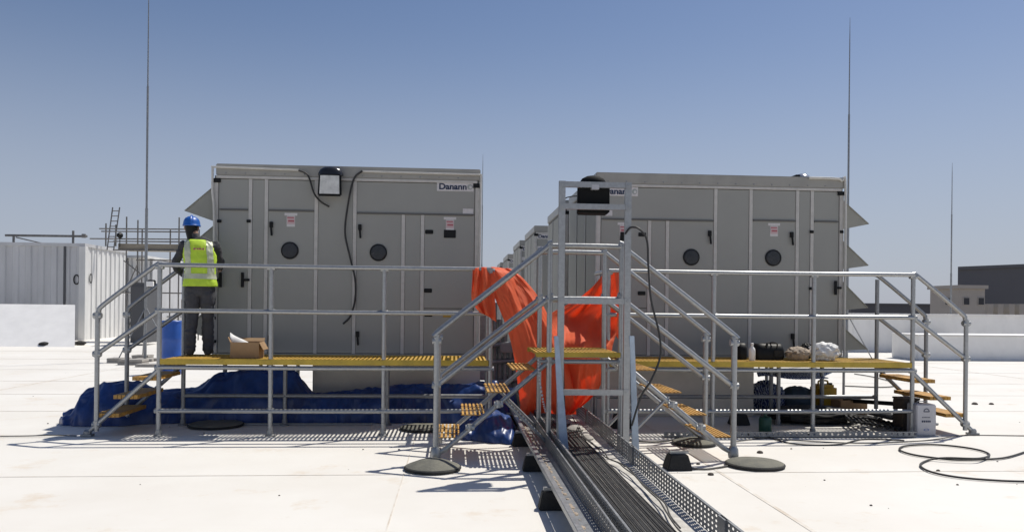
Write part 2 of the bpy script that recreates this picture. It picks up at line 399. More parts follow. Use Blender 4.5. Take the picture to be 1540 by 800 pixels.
for px in (1453, 1475):
    wd = 8
    f = MB().box(ax(px - wd / 2 - 1, D2), ax(px + wd / 2 + 1, D2), D2 - .08, D2 - .005, az(px, 459, D2), az(px, 447, D2)).build('window', 'tan', b2)
    MB().box(ax(px - wd / 2, D2), ax(px + wd / 2, D2), D2 - .11, D2 - .085, az(px, 458, D2), az(px, 448, D2)).build('pane', 'win', f)
xw = ax(1443, D2); zw0, zw1 = az(1428, 458, D2 + 2), az(1428, 448, D2 + 2)
f = MB().box(xw - .08, xw - .005, D2 + 1.9, D2 + 3.1, zw0 - .1, zw1 + .1).build('window', 'tan', b2)
MB().box(xw - .11, xw - .085, D2 + 2, D2 + 3, zw0, zw1).build('pane', 'win', f)
b3 = building('low_warehouse', ax(1280, D3), ax(1405, D3), D3, D3 + 40, az(1340, 459, D3), 'hazygrey', 'long low dark roof line on the horizon right of the air handling unit')
b4 = building('distant_block', ax(150, 260), ax(300, 260), 260, 300, az(240, 452, 260), 'tan', 'hazy low block on the horizon behind the worker')

# ------------------------------------------------------------------ air handling units
UY = 11.0
ZT, ZB = 3.44, az(520, 531.5, UY)
FB = ZT - .155
def plate(x0, x1, z0, z1, y, th, name, m, parent, bevel=.003):
    return MB().box(x0, x1, y - th, y, z0, z1).build(name, m, parent, bevel=bevel)
class Unit:
    def __init__(u, x0, x1, depth, label, name='air_handling_unit', group='air handling units in a row'):
        u.x0, u.x1, u.d = x0, x1, depth
        u.t = thing(name, ((x0 + x1) / 2, UY, 0), label, 'air handling unit', group)
        MB().box(x0, x1, UY, UY + depth, ZB, FB - .002).build('casing', 'joint', u.t, smooth=0)
        MB().box(x0 + (.02 if x0 < 0 else -.02), x1 + .02, UY - .03, UY + depth + .03, FB, ZT).build('roof', 'roofcap', u.t, bevel=.01)
        MB().box(x0 + .02, x1 - .02, UY - .028, UY - .002, FB - .04, FB - .003).build('trim', 'trim', u.t, bevel=.004)
        MB().box(x0 - .012, x1 + .012, UY - .03, UY + depth, ZB - .09, ZB - .002).build('base_rail', 'unit2', u.t, bevel=.004)
        rv = MB(); nr_ = int((x1 - x0) / .26)
        for i in range(nr_): rv.lathe((x0 + .15 + i * .26, UY - .0305, FB + .03), [(.011, 0), (.009, -.005), (.002, -.007)][::-1], 6, 'Y')
        rv.build('rivet_row', 'galvdark', u.t, smooth=0)
        for px in (x0, x1):
            for yy in (UY - .022, UY + depth - .03):
                MB().box(px - .012 if px == x0 else px - .05, px + .05 if px == x0 else px + .012, yy, yy + .06, ZB, FB - .045).build('corner_post', 'trim', u.t, bevel=.006)
            sgn = -1 if px == x0 else 1
            MB().box(min(px + sgn * .02, px - sgn * .08), max(px + sgn * .02, px - sgn * .08), UY - .034, UY + .05, FB - .10, FB - .042).build('corner_bracket', 'black', u.t, bevel=.004)
    def strip(u, x, z0=None, z1=None, wd=.05):
        return plate(x - wd / 2, x + wd / 2, z0 or ZB, z1 or FB - .043, UY - .002, .016, 'trim', 'trim', u.t)
    def panel(u, xa, xb, za, zb, name='panel', gap=.028):
        return plate(xa + gap, xb - gap, za + .006, zb - .006, UY - .002, .008, name, 'unit', u.t)
    def side(u, sgn, n=3):
        X = u.x0 if sgn < 0 else u.x1; L = u.d / n
        for i in range(n):
            y0, y1 = UY + .06 + i * L, UY + (i + 1) * L - .02
            a, b = sorted((X + sgn * .002, X + sgn * .010))
            MB().box(a, b, y0 + .004, y1 - .004, ZB + .01, FB - .05).build('side_panel', 'unit2', u.t, bevel=.002)
            if i:
                a, b = sorted((X + sgn * .002, X + sgn * .016))
                MB().box(a, b, y0 - .03, y0 + .012, ZB, FB - .04).build('side_trim', 'unit', u.t)
    def porthole(u, door, x, z, r=.118):
        MB().lathe((x, UY - .012, z), [(r, -.012), (r, 0), (r * .8, 0)][::-1], 24, 'Y').build('porthole_ring', 'black', door)
        MB().lathe((x, UY - .0245, z), [(r * .86, 0), (r * .8, -.006), (.001, -.008)], 24, 'Y').build('porthole_glass', 'port', door)
    def lever(u, door, x, z, flip=1):
        m = MB().box(x - .022, x + .022, UY - .05, UY - .0105, z + .02, z + .10)
        m.bar((x, UY - .045, z + .04), (x + .012 * flip, UY - .05, z - .09), .026, .02, (0, 1, 0))
        m.build('handle', 'black', door, bevel=.005)
    def oval(u, door, x, z, wd=.11):
        MB().box(x - wd / 2, x + wd / 2, UY - .022, UY - .0105, z - .028, z + .028).build('latch', 'black', door, bevel=.01)
    def hinge(u, x, z):
        MB().box(x - .028, x + .028, UY - .034, UY - .019, z - .02, z + .02).build('hinge', 'black', u.t, bevel=.004)
    def bracket(u, x, z, sgn):
        m = MB().box(x - .018, x + .018, UY - .055, UY - .03, z - .10, z + .10); m.box(min(x, x + sgn * .09), max(x, x + sgn * .09), UY - .045, UY - .0195, z - .016, z + .016)
        m.build('door_latch', 'black', u.t, bevel=.004)
    def warning(u, door, x, z):
        s = MB().box(x - .085, x + .085, UY - .0135, UY - .0105, z + .05, z + .085)
        s.box(x - .055, x + .055, UY - .0135, UY - .0105, z - .10, z + .047); o = s.build('warning_sticker', 'sticker', door, smooth=0)
        p = MB().box(x - .05, x + .05, UY - .0155, UY - .014, z - .065, z + .035); p.build('sticker_print', 'pink', o, smooth=0) if door == u.t else p.build('print_panel', 'pink', door, smooth=0)
        q = MB().box(x - .048, x + .04, UY - .0175, UY - .016, z + .015, z + .03); q.box(x - .035, x + .045, UY - .0175, UY - .016, z - .035, z - .012)
        q.build('print_band', 'red', door, smooth=0)
    def brand(u, x0, x1, z0, z1):
        s = plate(x0, x1, z0, z1, UY - .0105, .006, 'sign_plate', 'sticker', u.t, .001)
        H = z1 - z0; me = text_mesh("Danann", H * .92, .0035)
        wd = max(v.co.x for v in me.vertices) - min(v.co.x for v in me.vertices)
        sc = (x1 - x0) * .75 / wd
        me.transform(Matrix.Diagonal((sc, 1, 1, 1)))
        o = bpy.data.objects.new('lettering', me); COL.objects.link(o); me.materials.append(M['navy']); o.parent = s
        o.location = Vector((x0 + .025, UY - .0185, z0 + H * .2)) - wloc(s)
        c = ((x1 - .05), UY - .018, (z0 + z1) / 2)
        lg = MB().lathe(c, [(.038, 0), (.038, -.0015), (.001, -.0015)], 16, 'Y'); lg.build('logo', 'greylogo', s, smooth=0)
        MB().lathe((c[0] + .008, c[1] - .002, c[2] - .004), [(.02, 0), (.02, -.0015), (.001, -.0015)], 12, 'Y').build('logo_centre', 'sticker', s, smooth=0)
    def hoods(u, sgn, levels):
        X = u.x0 if sgn < 0 else u.x1
        for (zt_, ztip, zb_, ext) in levels:
            y0, y1 = UY + .12, UY + u.d - .15
            tip = X + sgn * ext; th = .012
            m = MB()
            poly = [(X + sgn * .012, zt_), (tip, ztip), (X + sgn * .012, zb_)]
            for yy in (y0, y1): m.prism(poly, yy, yy + th)
            m.bar((X + sgn * .012, (y0 + y1) / 2, zt_ + .004), (tip, (y0 + y1) / 2, ztip + .004), y1 - y0 + .03, .01, (0, 0, 1))
            h = m.build('rain_hood', 'unit2', u.t, smooth=0)
    def legs(u, xs, name='support_leg'):
        for x in xs:
            for yy in (UY + .25, UY + u.d - .3):
                MB().tube([(x, yy, 0.02), (x, yy, ZB - .09)], .03).box(x - .1, x + .1, yy - .1, yy + .1, .004, .02).build(name, 'galvdark', u.t)

lx0, lx1 = ax(322, UY, 400), ax(719, UY, 400)
L = Unit(lx0, lx1, 2.6, 'grey air handling unit on the left, beside the worker in the yellow vest')
X = lambda px: ax(px, UY, 400)
zs = az(440, 317, UY)
LX = {k: X(k) for k in (330, 376, 400, 475, 533, 606, 635, 714)}
for k in (376, 400, 475, 533): L.strip(LX[k])
zs2 = az(620, 322, UY)
for k in (606, 635): L.strip(LX[k], z1=zs2)
LP = {}
L.panel(lx0 + .03, LX[376], zs, FB - .043); LP['a'] = L.panel(lx0 + .03, LX[376], ZB, zs, 'door')
L.panel(LX[376], LX[400], ZB, FB - .043)
L.panel(LX[400], LX[475], zs, FB - .043); d1 = L.panel(LX[400], LX[475], ZB, zs, 'door')
L.panel(LX[475], LX[533], ZB, FB - .043)
L.panel(LX[533], lx1 - .03, zs2, FB - .043)
d2 = L.panel(LX[533], LX[606], ZB, zs2, 'door'); L.panel(LX[606], LX[635], ZB, zs2)
zc = az(675, 464, UY)
d3 = L.panel(LX[635], lx1 - .03, zc, zs2, 'door'); d4 = L.panel(LX[635], lx1 - .03, ZB, zc, 'door')
for a, b, z in ((lx0 + .05, LX[376], zs), (LX[400], LX[475], zs), (LX[533], lx1 - .05, zs2)):
    plate(a + .03, b - .03, z - .014, z + .010, UY - .0105, .020, 'drip_strip', 'joint', L.t)
L.lever(d1, X(408), az(408, 345, UY)); L.porthole(d1, X(436), az(436, 377, UY))
L.lever(d1, X(400 + 8), az(400, 515, UY))
L.lever(d2, X(541), az(541, 349, UY)); L.porthole(d2, X(569), az(569, 380, UY)); L.lever(d2, X(539), az(539, 509, UY))
L.warning(d1, X(437), az(437, 330, UY)); L.warning(d3, X(676), az(676, 336, UY))
L.oval(d3, X(645), az(645, 349, UY)); L.oval(d3, X(644), az(644, 437, UY)); L.oval(d4, X(645), az(645, 473, UY))
plate(X(667), X(685), az(676, 358, UY), az(676, 346, UY), UY - .0105, .01, 'control_panel', 'black', d3)
plate(X(667), X(679), az(673, 477, UY), az(673, 470, UY), UY - .0105, .003, 'label_plate', 'yelbox', d4)
plate(X(695), X(711), az(703, 322, UY), az(703, 314, UY), UY - .0105, .003, 'label_plate', 'sticker', L.t)
L.brand(X(656), X(711), az(684, 288, UY), az(684, 274.5, UY))
for px, py in ((330, 333), (374, 333)): L.hinge(X(px), az(px, py, UY))
L.bracket(X(333), az(333, 421, UY), -1); L.bracket(X(366), az(366, 421, UY), 1)
for px, py in ((323, 478), (324, 513)): L.hinge(X(px), az(px, py, UY))
ext = lx0 - ax(278, UY + .12, 317)
def hl(t_, tip, b_): return (az(330, t_, UY), az(330, tip, UY), az(330, b_, UY), ext)
L.hoods(-1, [hl(276, 317, 332), hl(336, 377, 392), hl(396, 437, 452), hl(456, 497, 512)])
L.side(-1); L.side(1)
m = MB().tube(smooth_path([(X(323), UY - .05, az(323, 520, UY)), (X(323), UY - .05, az(323, 330, UY)), (X(320), UY - .05, az(320, 290, UY)), (X(320), UY - .05, az(320, 253, UY))], 3), .016, 8)
m.tube([(X(318), UY - .05, az(320, 252, UY)), (X(449), UY - .05, az(449, 257, UY))], .014, 8); m.build('conduit', 'conduit', L.t)
m = MB().tube([(X(544), UY - .05, az(545, 259, UY)), (X(722), UY - .05, az(722, 264, UY))], .014, 8)
m.tube([(X(722), UY - .05, az(722, 263, UY)), (X(721), UY - .05, az(721, 400, UY)), (X(721), UY - .05, az(721, 520, UY))], .014, 8); m.build('conduit', 'conduit', L.t)
xp0 = ax(471, UY + .25)
MB().box(xp0, lx1 + .05, UY + .25, UY + 2.4, 0, ZB - .094).build('plinth', 'cream', L.t, bevel=.01)
L.legs((X(332), X(400)))

rx0, rx1 = ax(897, UY, 400), ax(1266, UY, 400)
Rt = Unit(rx0, rx1, 2.6, 'grey air handling unit on the right, behind the goods laid out on the deck')
RX = {k: X(k) for k in (976, 1003, 1075, 1128, 1198, 1220)}
zr = az(1000, 331, UY); zr2 = az(1165, 332, UY)
for k in (976, 1003): Rt.strip(RX[k], z1=zr)
for k in (1075, 1128, 1198, 1220): Rt.strip(RX[k])
Rt.panel(rx0 + .03, RX[1075], zr, FB - .043)
e0 = Rt.panel(rx0 + .03, RX[976], az(940, 463, UY), zr, 'door'); e00 = Rt.panel(rx0 + .03, RX[976], ZB, az(940, 463, UY), 'door')
Rt.panel(RX[976], RX[1003], ZB, zr); e1 = Rt.panel(RX[1003], RX[1075], ZB, zr, 'door')
Rt.panel(RX[1075], RX[1128], ZB, FB - .043)
Rt.panel(RX[1128], RX[1198], zr2, FB - .043); e2 = Rt.panel(RX[1128], RX[1198], ZB, zr2, 'door')
Rt.panel(RX[1198], RX[1220], ZB, FB - .043)
Rt.panel(RX[1220], rx1 - .03, zr2, FB - .043); e3 = Rt.panel(RX[1220], rx1 - .03, ZB, zr2, 'door')
for a, b, z in ((rx0 + .05, RX[1075], zr), (RX[1128], RX[1198], zr2), (RX[1220], rx1 - .05, zr2)):
    plate(a + .03, b - .03, z - .014, z + .010, UY - .0105, .020, 'drip_strip', 'joint', Rt.t)
Rt.lever(e1, X(1066), az(1066, 358, UY)); Rt.porthole(e1, X(1039), az(1039, 387, UY))
Rt.lever(e2, X(1189), az(1189, 360, UY)); Rt.porthole(e2, X(1162), az(1162, 388, UY)); Rt.warning(e2, X(1163), az(1163, 345, UY))
Rt.lever(e2, X(1192), az(1192, 512, UY))
Rt.warning(e0, X(937), az(937, 344, UY)); Rt.oval(e0, X(965), az(965, 353, UY)); Rt.oval(e0, X(965), az(965, 441, UY))
plate(X(932), X(938), az(935, 362, UY), az(935, 349, UY), UY - .0105, .01, 'control_panel', 'black', e0)
plate(X(903), X(920), az(912, 325, UY), az(912, 314, UY), UY - .0105, .003, 'label_plate', 'sticker', Rt.t)
Rt.brand(X(903), X(958), az(930, 295, UY), az(930, 281.5, UY))
for px, py in ((1219, 349), (1219, 434), (1219, 520)): Rt.hinge(X(px), az(px, py, UY))
Rt.hinge(rx1 - .02, az(1262, 349, UY)); Rt.bracket(X(1255), az(1255, 433, UY), 1)
def hr(t_, tip, b_): return (az(1267, t_, UY), az(1306, tip, UY), az(1267, b_, UY), ax(1306, UY + .12, 340) - rx1)
RH = [hr(296, 336, 344), hr(357, 399, 405), hr(418, 463, 467), hr(486, 526, 528)]
Rt.hoods(1, RH); Rt.side(-1); Rt.side(1)
m = MB().tube(smooth_path([(X(1213), UY - .05, az(1213, 268.5, UY)), (X(1250), UY - .05, az(1250, 269.5, UY)), (X(1262), UY - .05, az(1262, 273, UY)), (X(1268), UY - .05, az(1268, 290, UY)), (X(1268), UY - .05, az(1268, 530, UY)), (X(1268), UY - .05, .3)], 5), .018, 8)
m.build('conduit', 'conduit', Rt.t)
xq1 = ax(1135, UY + .25)
MB().box(rx0 - .02, xq1, UY + .25, UY + 2.4, 0, ZB - .094).build('plinth', 'cream', Rt.t, bevel=.01)
Rt.legs((X(1172), X(1250)))
# the units further back in the right-hand row
for i, (d, fx, dz) in enumerate(((14.15, 850, .03), (19.6, 804, .12), (24.0, 782, .12), (29.5, 764, .06), (34.0, 753, 0))):
    c = copy_tree(Rt.t)
    c.location = (ax(fx, d, 400) - rx0 + (rx0 + rx1) / 2, d, dz)
    c['label'] = ['second grey unit in the receding row behind the right unit', 'third grey unit of the receding row, its white sign just showing',
                  'fourth grey unit of the receding row, above the orange sheet', 'fifth grey unit of the receding row, small and partly hidden', 'sixth and farthest grey unit at the end of the row'][i]

# ------------------------------------------------------------------ floodlights
def floodlight_front():
    c = at(496, 276, UY - .2); t = thing('floodlight', c, 'white lensed black floodlight hung on the left unit near its roof', 'floodlight')
    w_, h_ = .165, .155
    m = MB(); x, z, y = c.x, c.z - .02, UY - .2
    m.add([(x - w_, y - .02, z - h_), (x + w_, y - .02, z - h_), (x + w_ * .93, y, z + h_ * .95), (x - w_ * .93, y, z + h_ * .95),
           (x - w_ * .6, y + .16, z - h_ * .7), (x + w_ * .6, y + .16, z - h_ * .7), (x + w_ * .6, y + .16, z + h_ * .8), (x - w_ * .6, y + .16, z + h_ * .8)],
          [(0, 1, 2, 3), (7, 6, 5, 4), (0, 4, 5, 1), (1, 5, 6, 2), (2, 6, 7, 3), (3, 7, 4, 0)])
    m.build('housing', 'black', t, bevel=.015)
    g = MB(); q = .80
    g.grid([[(x + w_ * q * (1 - .06 * (v + 1) / 2) * u, y - .032 + .018 * (v + 1) / 2 - .012 * (1 - u * u), z + h_ * (q * v)) for u in [k / 5 - 1 for k in range(11)]] for v in [k / 4 - 1 for k in range(9)]])
    g.build('lens', 'lampglass', t)
    MB().lathe((x, y + .07, z + h_ * .9), [(.17, 0), (.165, .03), (.14, .075), (.09, .105), (.02, .118)], 20, sy=.6).build('dome', 'darkdome', t)
    MB().box(x - .02, x + .02, y + .16, UY - .012, z - .02, z + .02).build('bracket', 'galv', t)
floodlight_front()
t = thing('beacon_lamp', (X(1219), UY + .3, ZT), 'small shiny dome lamp on the roof of the right unit', 'lamp')
MB().lathe((X(1219), UY + .3, ZT), [(.12, .0), (.125, .02), (.11, .05), (.07, .085), (.02, .10)], 20).build('dome', 'chrome', t)
MB().box(X(1219) - .14, X(1219) - .07, UY + .2, UY + .4, ZT + .001, ZT + .07).build('bracket', 'black', t, bevel=.01)

def hang(name, pts, r, m, label, cat='cable', parent=None):
    o = MB().tube(smooth_path(pts, 8), r, 8).build(name, m, None, loc=pts[0]); return tag(o, label, cat)
fy = UY - .07
hang('lamp_cable', [at(449, 256, fy), at(463, 264, fy), at(472, 290, fy), at(482, 303, fy), at(495, 311, fy)], .012, 'cable', 'short black cable curling below the floodlight on the left unit')
hang('lamp_cable', [at(545, 257, fy), at(532, 270, fy), at(523, 310, fy), at(519, 350, fy), at(526, 385, fy), at(534, 420, fy), at(534, 450, fy), at(527, 475, fy), at(516, 487, fy)], .013, 'cable', 'long black cable hanging down the front of the left unit')

# ------------------------------------------------------------------ tubular platforms
ZD, ZR, ZM, ZL = .905, 2.005, 1.472, .30
TR = .027
PF, PB = 9.6, 10.45
def clamp_set(parent, pts, r=.0335, h=.062):
    base = None
    for p in pts:
        p = Vector(p)
        if base is None:
            m = MB().tube([p - Vector((0, 0, h / 2)), p + Vector((0, 0, h / 2))], r, 10); m.tube([p - Vector((.045, 0, 0)), p + Vector((.045, 0, 0))], r * .94, 10)
            base = m.build('clamp', 'galv', parent, loc=p)
        else: dup(base, p, parent)
def grating(x0, x1, y0, y1, zt, pitch, barw, th, name, m, parent, stuff=True, along='Y', ridge=True):
    mb = MB(); n = int((x1 - x0) / pitch); sp = (x1 - x0) / n
    for i in range(n):
        xc = x0 + (i + .5) * sp
        mb.box(xc - barw / 2, xc + barw / 2, y0, y1, zt - .006, zt); mb.box(xc - .004, xc + .004, y0, y1, zt - th, zt - .0062)
    o = mb.build(name, m, parent, smooth=0)
    if stuff: o['kind'] = 'stuff'
    return o
def tread(parent, xc, zt, y0, y1, wd=.25, m='tread', th=.013, fill=.52):
    mb = MB(); n = 6; sp = wd / n
    for i in range(n):
        x = xc - wd / 2 + (i + .5) * sp
        mb.box(x - sp * fill / 2, x + sp * fill / 2, y0, y1, zt - th, zt)
    k = 5
    for j in range(k):
        y = y0 + .04 + (y1 - y0 - .08) * j / (k - 1); mb.box(xc - wd / 2, xc + wd / 2, y - .006, y + .006, zt - th - .001, zt - .008)
    return mb.build('tread', m, parent, smooth=0)
def tube_part(parent, name, pts, r=TR, m='galv'):
    return MB().tube(pts, r, 12).build(name, m, parent)
def platform(posts, rear, stair_dir, label):
    x0, x1 = min(posts), max(posts)
    t = thing('access_platform', ((x0 + x1) / 2, PF, 0), label, 'access platform', 'galvanised tube platforms in front of the units')
    base = None
    for x in posts:
        tube_part(t, 'post', [(x, PF, 0.01), (x, PF, ZR)])
        MB().lathe((x, PF, .004), [(.06, 0), (.06, .012), (.036, .02), (.036, .07)], 12).build('base_flange', 'galv', t)
    for x in rear:
        tall = abs(x - (x0 if stair_dir < 0 else x1)) < .05
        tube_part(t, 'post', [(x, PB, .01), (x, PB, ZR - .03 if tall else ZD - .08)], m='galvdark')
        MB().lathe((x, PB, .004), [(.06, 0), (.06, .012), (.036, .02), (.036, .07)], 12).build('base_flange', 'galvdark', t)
    for z, nm in ((ZR, 'handrail'), (ZM, 'mid_rail'), (ZL, 'bottom_rail'), (ZD - .095, 'deck_beam')):
        xe = x1 if stair_dir < 0 else x0
        tube_part(t, nm, [(x0, PF - .012, z), ((x0 + x1) / 2, PF - .012, z - .006), (x1, PF - .012, z)])
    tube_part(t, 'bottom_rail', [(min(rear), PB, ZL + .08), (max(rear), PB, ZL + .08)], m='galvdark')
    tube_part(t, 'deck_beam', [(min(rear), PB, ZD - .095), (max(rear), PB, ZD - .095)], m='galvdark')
    for xe in (x0, x1): tube_part(t, 'cross_beam', [(xe, PF, ZD - .10), (xe, PB, ZD - .10)], m='galvdark')
    clamp_set(t, [(x, PF, z) for x in posts for z in (ZR - .02, ZM, ZL, ZD - .10)])
    # deck of yellow bar grating between closing strips
    grating(x0 + .03, x1 - .03, PF + .0, PB - .01, ZD, .050, .024, .02, 'deck_grating', 'yellow', t)
    for a, b in ((PF - .035, PF - .002), (PB - .008, PB + .012)):
        MB().box(x0 + .02, x1 - .02, a, b, ZD - .062, ZD + .004).build('edge_strip', 'yellowface', t, bevel=.006)
    # stair
    sx = x0 if stair_dir < 0 else x1
    ex = sx + stair_dir * .70; fx = sx + stair_dir * .80
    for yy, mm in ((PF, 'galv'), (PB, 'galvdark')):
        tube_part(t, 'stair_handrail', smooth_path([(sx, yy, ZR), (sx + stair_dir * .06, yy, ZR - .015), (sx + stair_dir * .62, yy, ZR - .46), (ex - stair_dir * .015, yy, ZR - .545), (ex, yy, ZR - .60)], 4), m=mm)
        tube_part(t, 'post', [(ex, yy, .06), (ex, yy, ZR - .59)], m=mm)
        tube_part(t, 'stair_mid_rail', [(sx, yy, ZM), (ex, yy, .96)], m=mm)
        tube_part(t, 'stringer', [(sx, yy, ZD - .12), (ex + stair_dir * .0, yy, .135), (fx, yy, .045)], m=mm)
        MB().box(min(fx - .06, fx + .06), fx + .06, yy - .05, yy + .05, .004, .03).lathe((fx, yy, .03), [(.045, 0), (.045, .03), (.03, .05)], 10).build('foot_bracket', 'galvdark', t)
    clamp_set(t, [(ex, yy, z) for yy in (PF, PB) for z in (ZR - .60, .96, .14)], .036, .08)
    for k, (f, z) in enumerate(((.17, .695), (.38, .48), (.59, .265))):
        tread(t, sx + stair_dir * f, z, PF + .01, PB - .01, .28, th=.045, fill=.86)
    return t
lp = [ax(240, PF), ax(408, PF), ax(578, PF), ax(738, PF)]
rp = [ax(915, PF), ax(1073, PF), ax(1224, PF), ax(1373, PF)]
PLl = platform(lp, [lp[0], ax(430, PB), ax(584, PB), lp[3]], -1, 'tube platform with yellow deck on the left, the worker standing on it')
PLr = platform(rp, [rp[0], ax(1172, PB), rp[3]], 1, 'tube platform with yellow deck on the right, tool bags standing on it')
# end rails at the gap
for t, x in ((PLl, lp[3]), (PLr, rp[0])):
    tube_part(t, 'end_rail', [(x, PF, ZR), (x, PB, ZR)]); tube_part(t, 'end_rail', [(x, PF, ZM), (x, PB, ZM)])
    tube_part(t, 'post', [(x, PB, ZD - .08), (x, PB, ZR)])

# ------------------------------------------------------------------ crossover bridge over the cable tray
BF, BB, BZ = 8.0, 8.93, 1.10
bx0, bx1 = .965, 1.70
BR, BM = 2.175, 1.64
br = thing('crossover_bridge', ((bx0 + bx1) / 2, BF, 0), 'galvanised stepover bridge with yellow treads crossing the cable tray', 'step bridge')
lxe, rxe = -.165, ax(1105, BF)
for yy, mm in ((BF, 'galv'), (BB, 'galv')):
    tube_part(br, 'handrail', smooth_path([(lxe, yy, 1.20), (lxe + .01, yy, 1.27), (lxe + .06, yy, 1.335), (bx0 - .05, yy, BR - .03), (bx0 + .02, yy, BR), (bx1 - .02, yy, BR), (bx1 + .05, yy, BR - .03), (rxe - .06, yy, 1.335), (rxe - .01, yy, 1.27), (rxe, yy, 1.20)], 5))
    tube_part(br, 'mid_rail', smooth_path([(lxe, yy, .76), (bx0 - .04, yy, BM - .02), (bx0 + .03, yy, BM), (bx1 - .03, yy, BM), (bx1 + .04, yy, BM - .02), (rxe, yy, .76)], 5))
    for x in (bx0, bx1): tube_part(br, 'post', [(x, yy, .02), (x, yy, BR)])
    for x in (lxe, rxe): tube_part(br, 'post', [(x, yy, .09), (x, yy, 1.22)], .03)
    tube_part(br, 'stringer', [(lxe + .01, yy, .08), (lxe + .1, yy, .13), (bx0, yy, BZ - .09), (bx1, yy, BZ - .09), (rxe - .1, yy, .13), (rxe - .01, yy, .08)], .026)
    for x in (lxe, rxe): MB().lathe((x, yy, .03), [(.05, 0), (.055, .03), (.05, .09), (.034, .12)], 12).build('foot_socket', 'galv', br)
    tube_part(br, 'brace', [(bx1 + .5, yy, .66), (bx1 + .06, yy, .22)], .018)
    tube_part(br, 'brace', [(bx0 - .45, yy, .62), (bx0 - .02, yy, .2)], .018, 'galvdark')
clamp_set(br, [(x, yy, z) for yy in (BF, BB) for x, z in ((lxe, 1.21), (rxe, 1.21), (lxe, .77), (rxe, .77), (bx0, BM), (bx1, BM), (bx0, BZ - .09), (bx1, BZ - .09))], .036, .075)
for sgn, e, b in ((1, lxe, bx0), (-1, rxe, bx1)):
    n = 4
    for i in range(n):
        f = (i + .55) / (n + .45); x = e + (b - e) * f
        tread(br, x - .02 * sgn, .245 + i * .228, BF + .02, BB - .02, .25)
    clamp_set(br, [(e + (b - e) * f, BF - .03, .09 + f * .93 - .02) for f in (.3, .55)], .03, .07)
grating(bx0 - .13, bx1 - .01, BF + .005, BB - .02, BZ, .042, .02, .034, 'deck_grating', 'yellow', br, stuff=True)
for a, b in ((BF - .03, BF + .003), (BB - .018, BB + .005)):
    MB().box(bx0 - .135, bx1 - .005, a, b, BZ - .046, BZ + .004).build('edge_strip', 'yellowface', br, bevel=.005)
tube_part(br, 'deck_beam', [(bx0 - .1, BF - .0, BZ - .09), (bx1, BF, BZ - .09)], .02)
# bead chain hanging from the landing
mb = MB(); cp = smooth_path([(bx0 - .11, BF - .02, BZ - .06), (bx0 - .10, BF - .03, .85), (bx0 - .06, BF - .03, .62), (bx0 - .03, BF - .03, .5)], 6)
for i, p in enumerate(cp):
    q = cp[min(i + 1, len(cp) - 1)]; d = (Vector(q) - Vector(p)); 
    if d.length > 1e-4: mb.tube([Vector(p) + d * .12, Vector(p) + d * .3, Vector(p) + d * .7, Vector(p) + d * .88], [.004, .011, .011, .004], 7)
tag(mb.build('chain', 'tin', None, loc=cp[0]), 'short pale chain hanging from the left corner of the bridge landing', 'chain')
# rubber pads under the bridge feet
def pad(cx, cy, r, label, dome=.09, tilt=(0, 0)):
    t = thing('rubber_foot_pad', (cx, cy, 0), label, 'foot pad', 'round rubber pads under the bridge feet')
    prof = [(r * .97, .0), (r, .018), (r * .985, .035), (r * .9, .045), (r * .55, dome * .8), (r * .25, dome), (.002, dome)]
    o = MB().lathe((cx, cy, .004), prof, 40).build('pad', 'mat', t); o.rotation_euler = (tilt[0], tilt[1], 0)
    MB().tube([(cx + r * math.cos(a) * 1.0, cy + r * math.sin(a), .022) for a in [2 * math.pi * k / 40 for k in range(41)]], .012, 8).build('rim', 'rubber', t)
    return t
pc = gr(645, 704); pad(lxe - .02, 7.62, .262, 'weathered round rubber pad under the left foot of the bridge', .10)
pad(rxe + .12, 7.72, .28, 'flat grey rubber pad under the right foot of the bridge', .055)
pad(rxe - .12, BB + .02, .24, 'dark rubber pad behind the right bridge stair', .08)

pp = gr(325, 641); pad(pp.x, pp.y, .33, 'dark round rubber pad lying under the left platform', .05)
pp = gr(636, 646); pad(pp.x, pp.y, .28, 'dark round rubber pad under the right end of the left platform', .05)
# ------------------------------------------------------------------ portal frame with floodlight
GY = 7.72
gx0, gx1 = ax(844, GY), ax(943.5, GY)
pf = thing('portal_frame', ((gx0 + gx1) / 2, GY, 0), 'tall galvanised channel frame standing astride the cable tray', 'frame')
gzt = az(844, 272, GY)
def channel(p, q, up, name, wd=.05, m='galv'):
    p, q = Vector(p), Vector(q); mb = MB(); d = (q - p).normalized(); u = Vector(up); a = d.cross(u).normalized()
    mb.bar(p, q, wd, .006, up); 
    for s in (-1, 1): mb.bar(p + a * s * (wd / 2 - .003) + u * .0225, q + a * s * (wd / 2 - .003) + u * .0225, .006, .039, up)
    return mb.build(name, m, pf, smooth=0)
for x in (gx0, gx1): channel((x, GY, .05), (x, GY, gzt), (0, 1, 0), 'upright', .062)
for px, py in ((893, 278), (893, 311), (893, 453), (893, 590)):
    z = az(px, py, GY); channel((gx0 + .03, GY - .004, z), (gx1 - .03, GY - .004, z), (0, 1, 0), 'crossbar', .055)
def brace(p, q, wa, wb):
    p, q = Vector(p), Vector(q); mb = MB()
    mb.add([p + Vector((-wa, 0, 0)), p + Vector((wa, 0, 0)), q + Vector((wb, 0, 0)), q + Vector((-wb, 0, 0)),
            p + Vector((-wa, .03, 0)), p + Vector((wa, .03, 0)), q + Vector((wb, .03, 0)), q + Vector((-wb, .03, 0))],
           [(0, 1, 2, 3), (7, 6, 5, 4), (0, 4, 5, 1), (1, 5, 6, 2), (2, 6, 7, 3), (3, 7, 4, 0)])
    mb.build('brace', 'blueg', pf, bevel=.003)
brace((gx0 - .05, GY - .04, az(841, 505, GY)), (gx0 + .035, GY - .10, .12), .020, .045)
brace((gx1 + .045, GY - .02, az(952, 505, GY)), (gx1 + .13, GY + .12, .06), .024, .036)
